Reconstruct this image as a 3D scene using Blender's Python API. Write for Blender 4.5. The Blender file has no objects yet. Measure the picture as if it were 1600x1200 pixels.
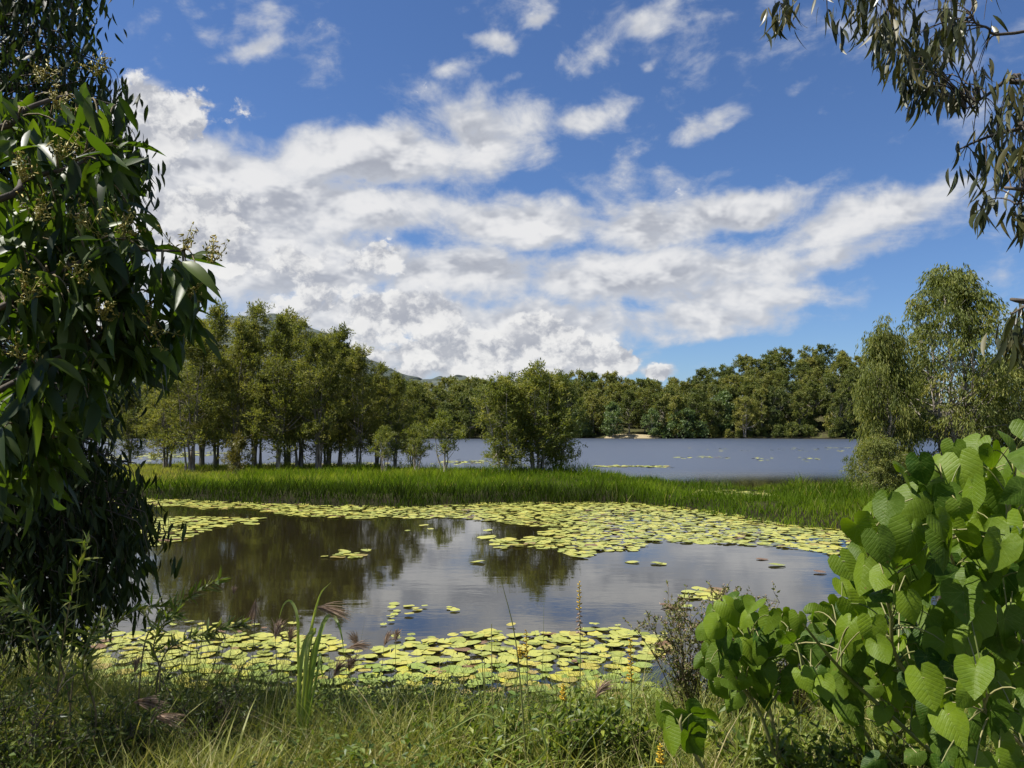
import bpy, math, random
import numpy as np
from mathutils import Vector, Matrix

SC = bpy.context.scene
COL = SC.collection
R = math.radians

# ------------------------------------------------------------------ camera
CAM_H = 2.5                       # metres above the water
F_PX = 1249.0                     # focal length in pixels of the 1600 px wide photograph
PITCH = math.atan(70.0 / F_PX)
cd = bpy.data.cameras.new("camera")
cam = bpy.data.objects.new("camera", cd)
COL.objects.link(cam)
cd.sensor_width = 36.0
cd.lens = 36.0 * F_PX / 1600.0
cd.clip_start = 0.05
cd.clip_end = 20000
cam.location = (0, 0, CAM_H)
cam.rotation_euler = (R(90) + PITCH, 0, 0)
SC.camera = cam

# ------------------------------------------------------------------ light
SUN_EL, SUN_AZ = 57.0, -93.0        # azimuth clockwise from +Y (view direction)
sun_dir = Vector((math.sin(R(SUN_AZ)) * math.cos(R(SUN_EL)), math.cos(R(SUN_AZ)) * math.cos(R(SUN_EL)), math.sin(R(SUN_EL))))
sl = bpy.data.lights.new("sun", 'SUN')
sl.energy = 5.0
sl.angle = R(0.53)
sl.color = (1.0, 0.95, 0.87)
so = bpy.data.objects.new("sun", sl)
COL.objects.link(so)
so.rotation_euler = sun_dir.to_track_quat('Z', 'Y').to_euler()
so.location = (-40, 30, 60)
SC.view_settings.view_transform = 'Standard'
SC.view_settings.look = 'None'
SC.view_settings.exposure = 0.85
SC.view_settings.gamma = 1.0
SC.view_settings.use_curve_mapping = False


class NT:
    """small helper for writing node trees"""
    def __init__(self, tree):
        self.t = tree
        tree.nodes.clear()

    def n(self, typ, props=None, **ins):
        nd = self.t.nodes.new(typ)
        for k, v in (props or {}).items():
            setattr(nd, k, v)
        for k, v in ins.items():
            self.put(nd, k, v)
        return nd

    def put(self, nd, k, v):
        key = int(k[1:]) if k[0] == 'i' and k[1:].isdigit() else k.replace('_', ' ')
        s = nd.inputs[key]
        if isinstance(v, bpy.types.NodeSocket):
            self.t.links.new(v, s)
        elif isinstance(v, bpy.types.Node):
            self.t.links.new(v.outputs[0], s)
        else:
            s.default_value = v

    def m(self, op, a, b=0.0, c=None, clamp=False):
        nd = self.n('ShaderNodeMath', {'operation': op, 'use_clamp': clamp}, i0=a, i1=b)
        if c is not None:
            self.put(nd, 'i2', c)
        return nd.outputs[0]

    def ss(self, x, lo, hi, a=0.0, b=1.0):
        nd = self.n('ShaderNodeMapRange', {'interpolation_type': 'SMOOTHSTEP'}, i0=x, i1=lo, i2=hi, i3=a, i4=b)
        return nd.outputs[0]

    def mix(self, f, a, b):
        nd = self.n('ShaderNodeMix', {'data_type': 'RGBA'})
        self.put(nd, 'i0', f); self.put(nd, 'i6', a); self.put(nd, 'i7', b)
        return nd.outputs[2]


def px_dir(x, y):
    rx, ry = (x - 800.0) / F_PX, (600.0 - y) / F_PX
    d = np.array([rx, math.cos(PITCH) - ry * math.sin(PITCH), math.sin(PITCH) + ry * math.cos(PITCH)])
    return d


def at(x, y, Y):                       # the point seen at a photograph pixel, Y metres ahead
    d = px_dir(x, y)
    return np.array([0, 0, CAM_H]) + d * (Y / d[1])


def on(x, y, z=0.0):                   # the point seen at a pixel on the level z
    d = px_dir(x, y)
    return np.array([0, 0, CAM_H]) + d * ((z - CAM_H) / d[2])


# ------------------------------------------------------------------ sky
W = bpy.data.worlds.new("World")
SC.world = W
W.use_nodes = True
W.cycles.sampling_method = 'MANUAL'
W.cycles.sample_map_resolution = 512
k = NT(W.node_tree)
tc = k.n('ShaderNodeTexCoord')
sx = k.n('ShaderNodeSeparateXYZ', i0=tc.outputs['Generated'])
az = k.m('MULTIPLY', k.m('ARCTAN2', sx.outputs[0], sx.outputs[1]), 57.2958)
el = k.m('MULTIPLY', k.m('ARCSINE', sx.outputs[2]), 57.2958)
sky = k.n('ShaderNodeTexSky', {'sky_type': 'NISHITA', 'sun_disc': False, 'sun_elevation': R(SUN_EL), 'sun_rotation': R(SUN_AZ),
                               'altitude': 20.0, 'air_density': 1.0, 'dust_density': 0.15, 'ozone_density': 3.0})
wb = k.n('ShaderNodeMix', {'data_type': 'RGBA', 'blend_type': 'MULTIPLY'})      # white balance of the sky as the camera saw it
k.put(wb, 'i0', 1.0); k.put(wb, 'i6', sky); k.put(wb, 'i7', (0.63, 0.78, 1.03, 1))
bg_sky = k.n('ShaderNodeBackground', Color=wb.outputs[2], Strength=0.062)
# domain warp, so that no blob keeps a clean outline
cv = k.n('ShaderNodeCombineXYZ', i0=az, i1=el)
w1 = k.n('ShaderNodeTexNoise', {'noise_dimensions': '3D'}, Vector=cv, Scale=0.10, Detail=5.0, Roughness=0.6)
wv = k.n('ShaderNodeVectorMath', {'operation': 'SUBTRACT'}, i0=w1.outputs['Color'], i1=(0.5, 0.5, 0.5))
wv2 = k.n('ShaderNodeVectorMath', {'operation': 'MULTIPLY'}, i0=wv, i1=(8.0, 4.5, 0.0))
cw = k.n('ShaderNodeVectorMath', {'operation': 'ADD'}, i0=cv, i1=wv2)


def px_ae(x, y):
    d = px_dir(x, y)
    d = d / np.linalg.norm(d)
    return math.degrees(math.atan2(d[0], d[1])), math.degrees(math.asin(d[2]))


# cloud banks: photograph pixel of the centre, half sizes in degrees, tilt in degrees, weight
BANKS = [
    (250, 190, 4.2, 3.6, 0, .95), (200, 300, 6.0, 4.0, 0, .9), (330, 270, 7.0, 3.6, 8, .85), (560, 245, 11.0, 3.2, 6, .95), (760, 220, 6.5, 3.8, 10, .8),
    (330, 380, 13.0, 4.2, 0, 1.0), (560, 330, 9.0, 3.0, 4, .85), (820, 345, 9.0, 2.6, -2, .95), (1000, 360, 8.0, 2.2, -4, .8),
    (450, 430, 13.0, 3.0, 0, .9), (700, 430, 12.0, 2.6, 0, .95), (960, 440, 11.0, 2.8, 0, .95), (1150, 420, 8.0, 2.2, 4, .8),
    (600, 500, 10.0, 2.8, 0, .95), (850, 510, 11.0, 2.6, 0, 1.0), (1080, 500, 9.0, 1.8, 0, .85), (760, 555, 10.0, 2.0, 0, .9), (930, 550, 3.6, 1.8, 0, .8),
    (1020, 572, 1.7, .8, 0, 1.05), (1160, 330, 8.5, 2.0, 6, .85), (1320, 350, 7.5, 2.1, 8, .78), (1440, 305, 5.5, 1.5, 12, .6), (1300, 400, 7.0, 1.5, 4, .7), (1130, 465, 8.0, 1.8, 0, .8), (1100, 525, 6.0, 1.0, 0, .7),
    (920, 180, 4.6, 1.9, 10, .62), (1110, 190, 4.6, 1.3, 14, .7), (770, 72, 2.6, 1.3, -14, .72), (705, 118, 2.6, 1.0, 0, .5), (910, 88, 3.0, 1.4, 20, .6),
    (1010, 30, 6.0, 1.6, 14, .6), (845, 22, 2.6, 1.0, 10, .6), (430, 25, 3.0, 1.6, 0, .5), (400, 75, 4.4, .9, 24, .55), (240, 30, 2.5, 1.8, 0, .38),
    (1235, 130, 3.2, 1.0, 24, .4), (800, 130, 1.9, .7, 20, .5), (1010, 100, 1.6, .7, 10, .5), (1470, 230, 2.6, 1.6, 0, .3), (1260, 490, 2.0, .5, 0, .4),
    (560, 560, 6.0, 2.0, 0, .9), (680, 575, 5.0, 1.6, 0, .85), (880, 560, 5.0, 1.8, 0, .95), (480, 490, 7.0, 3.0, 0, .85), (400, 320, 10.0, 5.0, 0, .95),
    (150, 480, 9.0, 5.0, 0, .8), (-150, 350, 14.0, 7.0, 0, .8),
]
dens = None
for (bx, by, ra, re, rot, wt) in BANKS:
    a0, e0 = px_ae(bx, by)
    mp = k.n('ShaderNodeMapping', {'vector_type': 'TEXTURE'}, Vector=cw, Location=(a0, e0, 0), Rotation=(0, 0, R(rot)), Scale=(ra, re, 1))
    ln = k.n('ShaderNodeVectorMath', {'operation': 'LENGTH'}, i0=mp)
    b = k.ss(ln.outputs['Value'], 1.35, 0.1, 0.0, wt)
    dens = b if dens is None else k.m('SMOOTH_MAX', dens, b, 0.25)
# a loose scatter of fair-weather cloud over the rest of the sky dome
pl = k.n('ShaderNodeVectorMath', {'operation': 'DIVIDE'}, i0=tc.outputs['Generated'],
         i1=k.n('ShaderNodeCombineXYZ', i0=k.m('ADD', k.m('ABSOLUTE', sx.outputs[2]), .18), i1=k.m('ADD', k.m('ABSOLUTE', sx.outputs[2]), .18), i2=1.0))
sc_ = k.n('ShaderNodeTexNoise', Vector=pl, Scale=0.75, Detail=3.0)
behind = k.ss(k.m('ABSOLUTE', az), 36.0, 62.0)
dens = k.m('MAXIMUM', dens, k.m('MULTIPLY', behind, k.ss(sc_.outputs[0], .40, .68, 0.0, .85)))


def puff(off, fine):
    o = k.n('ShaderNodeVectorMath', {'operation': 'ADD'}, i0=cv, i1=off)
    s = k.n('ShaderNodeMapping', {'vector_type': 'POINT'}, Vector=o, Rotation=(0, 0, R(-8)), Scale=(0.10, 0.20, 1))
    a = k.n('ShaderNodeTexNoise', Vector=s, Scale=1.0, Detail=10.0 if fine else 4.0, Roughness=0.60, Distortion=0.5)
    s2 = k.n('ShaderNodeMapping', {'vector_type': 'POINT'}, Vector=o, Location=(7, 3, 0), Scale=(0.34, 0.50, 1))
    v = k.n('ShaderNodeTexNoise', Vector=s2, Scale=1.0, Detail=8.0 if fine else 3.0, Roughness=0.58, Distortion=0.3)
    return k.m('ADD', k.m('MULTIPLY', a, 0.6), k.m('MULTIPLY', v, 0.4))


n0 = puff((0, 0, 0), True)
n0s = puff((0, 0, 0), False)
n1 = puff((-1.3, 1.3, 0), False)
cover = k.m('ADD', k.m('MULTIPLY', dens, 1.16), k.m('MULTIPLY', k.m('SUBTRACT', n0, 0.5), 2.7))
alpha = k.m('MULTIPLY', k.ss(cover, 0.22, 0.84), 0.95)
thick = k.ss(cover, 0.46, 1.15)
lit = k.ss(k.m('SUBTRACT', n0s, n1), -0.10, 0.09)
shade = k.m('MULTIPLY', thick, k.m('SUBTRACT', 1.0, lit))
ccol = k.mix(shade, (0.66, 0.69, 0.75, 1), (0.45, 0.47, 0.53, 1))
ccol = k.mix(k.m('MULTIPLY', thick, k.m('MULTIPLY', lit, 0.9)), ccol, (0.97, 0.96, 0.95, 1))
# billowing cumulus: upper left head and the low heaps over the tree tops
CUMULUS = [(265, 185, 4.4, 3.4, 0, 1.0), (215, 260, 4.5, 3.5, 0, .9), (330, 345, 6.0, 2.2, 0, .75), (300, 400, 6.5, 2.4, 0, .8), (590, 410, 3.0, 1.8, 0, .85), (500, 470, 5.0, 2.0, 0, .75), (640, 500, 6.0, 2.2, 0, .9),
           (720, 545, 5.0, 2.0, 0, 1.0), (560, 555, 4.0, 1.6, 0, .9), (850, 530, 5.5, 2.3, 0, 1.0), (940, 550, 3.4, 1.7, 0, 1.0), (780, 575, 7.0, 1.3, 0, .9), (1020, 574, 1.7, .85, 0, 1.05), (640, 580, 3.0, 1.2, 0, .9), (430, 420, 5.0, 2.0, 0, .6)]
den2 = None
for (bx, by, ra, re, rot, wt) in CUMULUS:
    a0, e0 = px_ae(bx, by)
    mp = k.n('ShaderNodeMapping', {'vector_type': 'TEXTURE'}, Vector=cw, Location=(a0, e0, 0), Scale=(ra, re, 1))
    ln = k.n('ShaderNodeVectorMath', {'operation': 'LENGTH'}, i0=mp)
    b = k.ss(ln.outputs['Value'], 1.4, 0.1, 0.0, wt)
    den2 = b if den2 is None else k.m('SMOOTH_MAX', den2, b, 0.2)


def billow(off, det):
    o = k.n('ShaderNodeVectorMath', {'operation': 'ADD'}, i0=cv, i1=off)
    wn = k.n('ShaderNodeTexNoise', Vector=o, Scale=0.9, Detail=4.0)
    ws = k.n('ShaderNodeVectorMath', {'operation': 'SCALE'}, i0=wn.outputs['Color'], Scale=1.5)
    o2 = k.n('ShaderNodeVectorMath', {'operation': 'ADD'}, i0=o, i1=ws)
    s = k.n('ShaderNodeMapping', {'vector_type': 'POINT'}, Vector=o2, Scale=(0.34, 0.46, 0.0))
    v = k.n('ShaderNodeTexVoronoi', {'voronoi_dimensions': '2D', 'feature': 'SMOOTH_F1', 'normalize': True}, Vector=s, Scale=1.0, Detail=det, Roughness=0.55, Lacunarity=2.3, Smoothness=0.4)
    return k.m('SUBTRACT', 1.0, v.outputs['Distance'])


b0_ = billow((0, 0, 0), 4.0)
b1_ = billow((-0.55, 0.75, 0), 3.0)
cov2 = k.m('ADD', k.m('ADD', k.m('MULTIPLY', den2, 1.0), k.m('MULTIPLY', k.m('SUBTRACT', b0_, 0.72), 1.3)), k.m('MULTIPLY', k.m('SUBTRACT', n0, 0.5), 1.3))
alpha2 = k.ss(cov2, 0.36, 0.60)
lit2 = k.ss(k.m('SUBTRACT', b0_, b1_), -0.16, 0.12)
th2 = k.ss(cov2, 0.45, 1.0)
c2 = k.mix(lit2, (0.46, 0.48, 0.54, 1), (1.0, 0.99, 0.97, 1))
c2 = k.mix(k.m('MULTIPLY', th2, k.ss(n0s, .5, .62, 0, .45)), c2, (0.50, 0.52, 0.58, 1))
ccol = k.mix(k.m('MULTIPLY', alpha2, .85), ccol, c2)
alpha = k.m('MAXIMUM', alpha, k.m('MULTIPLY', alpha2, .97))
bg_cl = k.n('ShaderNodeBackground', Color=ccol, Strength=0.50)
up = k.ss(el, -0.5, 1.5)
msh = k.n('ShaderNodeMixShader', i0=k.m('MULTIPLY', alpha, up), i1=bg_sky, i2=bg_cl)
k.n('ShaderNodeOutputWorld', Surface=msh)

SC.render.engine = 'CYCLES'
cy = SC.cycles
cy.use_denoising = True
cy.max_bounces = 7
cy.diffuse_bounces = 3
cy.glossy_bounces = 3
cy.transmission_bounces = 4
cy.caustics_reflective = False
cy.caustics_refractive = False
cy.use_adaptive_sampling = True
cy.adaptive_threshold = 0.015

# ------------------------------------------------------------------ mesh helpers


class MB:
    """collects vertices and faces (numpy) and links them as ONE mesh object"""
    def __init__(self):
        self.v, self.q, self.t, self.a = [], [], [], []
        self.n = 0

    def add(self, v, q=None, t=None, tint=0.5):
        v = np.asarray(v, dtype=np.float64).reshape(-1, 3)
        if q is not None and len(q):
            self.q.append(np.asarray(q, dtype=np.int64).reshape(-1, 4) + self.n)
        if t is not None and len(t):
            self.t.append(np.asarray(t, dtype=np.int64).reshape(-1, 3) + self.n)
        self.a.append(np.broadcast_to(np.asarray(tint, dtype=np.float64), (len(v),)).copy())
        self.v.append(v)
        self.n += len(v)

    def mesh(self, name, mat, smooth=True, origin=None):
        v = np.concatenate(self.v) if self.v else np.zeros((0, 3))
        if origin is not None:
            v = v - np.asarray(origin)
        q = np.concatenate(self.q) if self.q else np.zeros((0, 4), dtype=np.int64)
        t = np.concatenate(self.t) if self.t else np.zeros((0, 3), dtype=np.int64)
        me = bpy.data.meshes.new(name)
        me.vertices.add(len(v))
        me.vertices.foreach_set('co', v.astype(np.float32).ravel())
        loops = np.concatenate([q.ravel(), t.ravel()]).astype(np.int32)
        me.loops.add(len(loops))
        me.loops.foreach_set('vertex_index', loops)
        cnt = np.concatenate([np.full(len(q), 4), np.full(len(t), 3)])
        st = np.concatenate([[0], np.cumsum(cnt)[:-1]]).astype(np.int32) if len(cnt) else np.zeros(0, np.int32)
        me.polygons.add(len(cnt))
        me.polygons.foreach_set('loop_start', st)
        me.polygons.foreach_set('use_smooth', np.full(len(cnt), smooth, dtype=bool))
        at_ = me.attributes.new('tint', 'FLOAT', 'POINT')
        at_.data.foreach_set('value', np.concatenate(self.a).astype(np.float32) if self.a else np.zeros(0, np.float32))
        me.materials.append(mat)
        me.update(calc_edges=True)
        return me


def unit(a):
    a = np.asarray(a, dtype=np.float64)
    return a / np.maximum(np.linalg.norm(a, axis=-1, keepdims=True), 1e-9)


def link(name, me, parent=None, loc=None):
    o = bpy.data.objects.new(name, me)
    COL.objects.link(o)
    if parent is not None:
        o.parent = parent
    if loc is not None:
        o.location = loc
    return o


def thing(name, label, cat, loc=(0, 0, 0), group=None):
    o = bpy.data.objects.new(name, None)
    o.empty_display_size = 0.2
    COL.objects.link(o)
    o.location = loc
    o['label'] = label
    o['category'] = cat
    if group:
        o['group'] = group
    return o


def stuff(o, label=None, cat=None):
    o['kind'] = 'stuff'
    if label:
        o['label'] = label
    if cat:
        o['category'] = cat
    return o


def structure(o, label=None):
    o['kind'] = 'structure'
    if label:
        o['label'] = label
    return o


def tube(mb, pts, rad, sides=6, tint=0.5):
    pts = np.asarray(pts, dtype=np.float64)
    n = len(pts)
    rad = np.broadcast_to(np.asarray(rad, dtype=np.float64), (n,))
    T = unit(np.gradient(pts, axis=0))
    ref = np.array([0.0, 0.0, 1.0]) if abs(T[0][2]) < 0.8 else np.array([1.0, 0.0, 0.0])
    A = unit(np.cross(T, ref))
    B = np.cross(T, A)
    an = np.arange(sides) * 2 * np.pi / sides
    v = pts[:, None, :] + rad[:, None, None] * (A[:, None, :] * np.cos(an)[None, :, None] + B[:, None, :] * np.sin(an)[None, :, None])
    i = np.arange(n - 1)[:, None] * sides
    j = np.arange(sides)[None, :]
    j2 = (j + 1) % sides
    q = np.stack([i + j, i + j2, i + sides + j2, i + sides + j], -1).reshape(-1, 4)
    mb.add(v.reshape(-1, 3), q, tint=tint)


def bez(a, b, c, n):
    t = np.linspace(0, 1, n)[:, None]
    return (1 - t) ** 2 * np.asarray(a) + 2 * t * (1 - t) * np.asarray(b) + t ** 2 * np.asarray(c)


def spline(P, n):
    """Catmull-Rom through the points"""
    P = np.asarray(P, dtype=np.float64)
    P = np.vstack([2 * P[0] - P[1], P, 2 * P[-1] - P[-2]])
    out = []
    m = len(P) - 3
    for s in np.linspace(0, m - 1e-6, n):
        i = int(s); t = s - i
        p0, p1, p2, p3 = P[i:i + 4]
        out.append(0.5 * (2 * p1 + (p2 - p0) * t + (2 * p0 - 5 * p1 + 4 * p2 - p3) * t * t + (3 * p1 - p0 - 3 * p2 + p3) * t ** 3))
    return np.array(out)


def leaf_quads(mb, P, D, N, L, Wd, tint):
    """kite-shaped leaves, slightly folded, one quad each"""
    D = unit(D)
    S = unit(np.cross(D, N))
    U = np.cross(S, D)
    L = np.asarray(L).reshape(-1, 1); Wd = np.asarray(Wd).reshape(-1, 1)
    mid = P + D * L * 0.45
    v = np.stack([P, mid + S * Wd * .5 + U * Wd * .18, P + D * L, mid - S * Wd * .5 + U * Wd * .18], 1)
    n = len(P)
    mb.add(v.reshape(-1, 3), np.arange(n * 4).reshape(n, 4), tint=np.repeat(tint, 4))


def blades(mb, P, D, C, L, Wd, S, prof, tint):
    """flat curved blades: base P, direction D, bend vector C, side vector S, width profile"""
    n, m = len(P), len(prof)
    t = np.linspace(0, 1, m)[None, :, None]
    L = np.asarray(L).reshape(-1, 1, 1); Wd = np.asarray(Wd).reshape(-1, 1, 1)
    c = P[:, None, :] + D[:, None, :] * L * t + C[:, None, :] * L * t ** 2
    w = S[:, None, :] * Wd * np.asarray(prof)[None, :, None] * .5
    v = np.stack([c - w, c + w], 2)                                   # n, m, 2, 3
    base = (np.arange(n) * m * 2)[:, None]
    i = np.arange(m - 1)[None, :] * 2
    q = np.stack([base + i, base + i + 1, base + i + 3, base + i + 2], -1).reshape(-1, 4)
    mb.add(v.reshape(-1, 3), q, tint=np.repeat(tint, m * 2))


def rdir(rng, n):
    return unit(rng.normal(size=(n, 3)))


def in_poly(px, py, poly):
    inside = np.zeros(px.shape, bool)
    m = len(poly)
    for i in range(m):
        x1, y1 = poly[i]; x2, y2 = poly[(i + 1) % m]
        c = ((y1 > py) != (y2 > py)) & (px < (x2 - x1) * (py - y1) / (y2 - y1 + 1e-12) + x1)
        inside ^= c
    return inside


def poly_dist(px, py, poly):
    """signed distance, positive inside"""
    d = np.full(px.shape, 1e9)
    m = len(poly)
    for i in range(m):
        x1, y1 = poly[i]; x2, y2 = poly[(i + 1) % m]
        dx, dy = x2 - x1, y2 - y1
        t = np.clip(((px - x1) * dx + (py - y1) * dy) / (dx * dx + dy * dy + 1e-12), 0, 1)
        d = np.minimum(d, np.hypot(px - x1 - t * dx, py - y1 - t * dy))
    return np.where(in_poly(px, py, poly), d, -d)


def pick_in(poly, n, rng):
    xs = [p[0] for p in poly]; ys = [p[1] for p in poly]
    out = np.zeros((0, 2))
    while len(out) < n:
        c = rng.uniform([min(xs), min(ys)], [max(xs), max(ys)], size=(n * 2 + 16, 2))
        out = np.vstack([out, c[in_poly(c[:, 0], c[:, 1], poly)]])
    return out[:n]


def spread_in(poly, n, gap, rng, tries=60):
    """points in a polygon kept at least gap apart"""
    pts = []
    cand = pick_in(poly, n * tries, rng)
    for c in cand:
        if all((c[0] - p[0]) ** 2 + (c[1] - p[1]) ** 2 > gap * gap for p in pts):
            pts.append(c)
            if len(pts) >= n:
                break
    return np.array(pts)


def vnoise(x, y, s, seed=0):
    """cheap smooth value noise"""
    x = np.asarray(x) / s; y = np.asarray(y) / s
    xi, yi = np.floor(x).astype(int), np.floor(y).astype(int)
    fx, fy = x - xi, y - yi
    fx = fx * fx * (3 - 2 * fx); fy = fy * fy * (3 - 2 * fy)

    def h(a, b):
        v = np.sin(a * 127.1 + b * 311.7 + seed * 74.7) * 43758.5453
        return v - np.floor(v)
    return (h(xi, yi) * (1 - fx) + h(xi + 1, yi) * fx) * (1 - fy) + (h(xi, yi + 1) * (1 - fx) + h(xi + 1, yi + 1) * fx) * fy


# ------------------------------------------------------------------ materials


def new_mat(name):
    m = bpy.data.materials.new(name)
    m.use_nodes = True
    return m, NT(m.node_tree)


def leaf_mat(name, cols, trans, tfac=0.35, rough=0.45, spec=0.35, obj=0.0, noise=0.0):
    """cols: two or three linear colours spread over the leaves by their own tint"""
    m, k = new_mat(name)
    tnt = k.n('ShaderNodeAttribute', {'attribute_name': 'tint'}).outputs['Fac']
    oi = k.n('ShaderNodeObjectInfo').outputs['Random']
    if obj >= 1.0:
        f = oi
    elif obj > 0:
        f = k.m('ADD', tnt, k.m('MULTIPLY', k.m('SUBTRACT', oi, .5), obj), clamp=True)
    else:
        f = tnt
    cr = k.n('ShaderNodeValToRGB', Fac=f)
    e = cr.color_ramp.elements
    e[0].position, e[0].color = 0.0, (*cols[0], 1)
    e[1].position, e[1].color = 1.0, (*cols[-1], 1)
    for i, c in enumerate(cols[1:-1]):
        x = e.new((i + 1) / (len(cols) - 1)); x.color = (*c, 1)
    c = cr.outputs[0]
    p = k.n('ShaderNodeBsdfPrincipled', Base_Color=c, Roughness=rough)
    p.inputs['Specular IOR Level'].default_value = spec
    if tfac > 0:
        tm = k.n('ShaderNodeMix', {'data_type': 'RGBA', 'blend_type': 'MULTIPLY'})
        k.put(tm, 'i0', 1.0); k.put(tm, 'i6', c); k.put(tm, 'i7', (*trans, 1))
        tr = k.n('ShaderNodeBsdfTranslucent', Color=tm.outputs[2])
        s = k.n('ShaderNodeMixShader', i0=tfac, i1=p, i2=tr)
    else:
        s = p
    k.n('ShaderNodeOutputMaterial', Surface=s)
    return m


def bark_mat(name, c0, c1, scale=6.0, stretch=0.25, rough=0.9):
    m, k = new_mat(name)
    t = k.n('ShaderNodeTexCoord')
    mp = k.n('ShaderNodeMapping', Vector=t.outputs['Object'], Scale=(1, 1, stretch))
    n = k.n('ShaderNodeTexNoise', Vector=mp, Scale=scale, Detail=6.0, Roughness=0.65)
    f = k.ss(n.outputs[0], .32, .68)
    b = k.n('ShaderNodeBump', Strength=0.6, Distance=0.03, Height=n.outputs[0])
    p = k.n('ShaderNodeBsdfPrincipled', Base_Color=k.mix(f, (*c0, 1), (*c1, 1)), Roughness=rough, Normal=b)
    k.n('ShaderNodeOutputMaterial', Surface=p)
    return m


M_PAPER = bark_mat('paperbark', (0.10, 0.085, 0.065), (0.30, 0.26, 0.21))
M_PALEBARK = bark_mat('pale_bark', (0.16, 0.14, 0.11), (0.42, 0.37, 0.31))
M_BARK = bark_mat('dark_bark', (0.035, 0.028, 0.02), (0.11, 0.085, 0.06))
M_TWIG = bark_mat('twig', (0.10, 0.085, 0.04), (0.20, 0.15, 0.07), 30.0)
M_STALK = leaf_mat('stalk', [(0.13, 0.16, 0.04), (0.30, 0.27, 0.12)], (1.2, 1.2, .8), .15)

OLIVE = [(0.068, 0.086, 0.019), (0.152, 0.168, 0.039), (0.258, 0.238, 0.065)]
M_STAND = leaf_mat('paperbark_leaves', OLIVE, (1.6, 1.6, 0.7), .38, .6, .2, obj=.35)
M_WEEP = leaf_mat('weeping_leaves', [(0.070, 0.092, 0.020), (0.155, 0.180, 0.038), (0.265, 0.250, 0.066)], (1.6, 1.6, .7), .38, .55, .25, obj=.2)
M_FOREST = leaf_mat('forest_leaves', [(0.064, 0.086, 0.021), (0.145, 0.165, 0.034), (0.250, 0.230, 0.050)], (1.4, 1.5, .7), .28, .5, .3, obj=.75)
M_PALEF = leaf_mat('pale_forest_leaves', [(0.080, 0.120, 0.036), (0.150, 0.200, 0.065)], (1.4, 1.5, .7), .28, .45, .4, obj=.4)

# ground
M_GROUND, k = new_mat('soil_and_litter')
t = k.n('ShaderNodeTexCoord')
n = k.n('ShaderNodeTexNoise', Vector=t.outputs['Object'], Scale=0.9, Detail=8.0, Roughness=.65)
n2 = k.n('ShaderNodeTexNoise', Vector=t.outputs['Object'], Scale=22.0, Detail=5.0, Roughness=.7)
c = k.mix(k.ss(n.outputs[0], .38, .62), (0.045, 0.040, 0.022, 1), (0.075, 0.080, 0.028, 1))
c = k.mix(k.m('MULTIPLY', k.ss(n2.outputs[0], .5, .75), .6), c, (0.10, 0.078, 0.045, 1))
zz = k.n('ShaderNodeSeparateXYZ', i0=k.n('ShaderNodeNewGeometry').outputs['Position']).outputs[2]
c = k.mix(k.ss(zz, .35, .12, 0, .9), c, (0.014, 0.012, 0.007, 1))        # wet black mud at the water's edge
b = k.n('ShaderNodeBump', Strength=.7, Distance=.04, Height=n2.outputs[0])
k.n('ShaderNodeOutputMaterial', Surface=k.n('ShaderNodeBsdfPrincipled', Base_Color=c, Roughness=.95, Normal=b, Specular_IOR_Level=.05))

# water: calm in the pond, ruffled by wind on the open lake behind the island
M_WATER, k = new_mat('water')
g = k.n('ShaderNodeNewGeometry')
s = k.n('ShaderNodeSeparateXYZ', i0=g.outputs['Position'])
wind = k.ss(s.outputs[1], 34.0, 52.0)
m1 = k.n('ShaderNodeMapping', Vector=g.outputs['Position'], Scale=(1.0, 2.2, 1))
na = k.n('ShaderNodeTexNoise', Vector=m1, Scale=1.1, Detail=3.0, Roughness=.5)
nb = k.n('ShaderNodeTexNoise', Vector=m1, Scale=5.5, Detail=2.0, Roughness=.5)
nc = k.n('ShaderNodeTexNoise', Vector=g.outputs['Position'], Scale=.16, Detail=2.0)
calm = k.m('ADD', k.m('MULTIPLY', na, .0018), k.m('MULTIPLY', nb, k.m('MULTIPLY', k.ss(nc.outputs[0], .35, .65, .25, 1.0), .0007)))
m2 = k.n('ShaderNodeMapping', Vector=g.outputs['Position'], Scale=(.8, 1.6, 1))
nd = k.n('ShaderNodeTexNoise', Vector=m2, Scale=1.6, Detail=4.0, Roughness=.6)
h = k.m('ADD', calm, k.m('MULTIPLY', k.m('MULTIPLY', nd, wind), .018))
b = k.n('ShaderNodeBump', Strength=1.0, Distance=1.0, Height=h)
p = k.n('ShaderNodeBsdfPrincipled', Base_Color=k.mix(wind, (0.014, 0.0115, 0.005, 1), (0.022, 0.034, 0.058, 1)), Roughness=k.m('ADD', .03, k.m('MULTIPLY', wind, .34)), IOR=k.m('ADD', 1.68, k.m('MULTIPLY', wind, .5)), Normal=b)
p.inputs['Specular IOR Level'].default_value = .5
k.n('ShaderNodeOutputMaterial', Surface=p)

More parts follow.
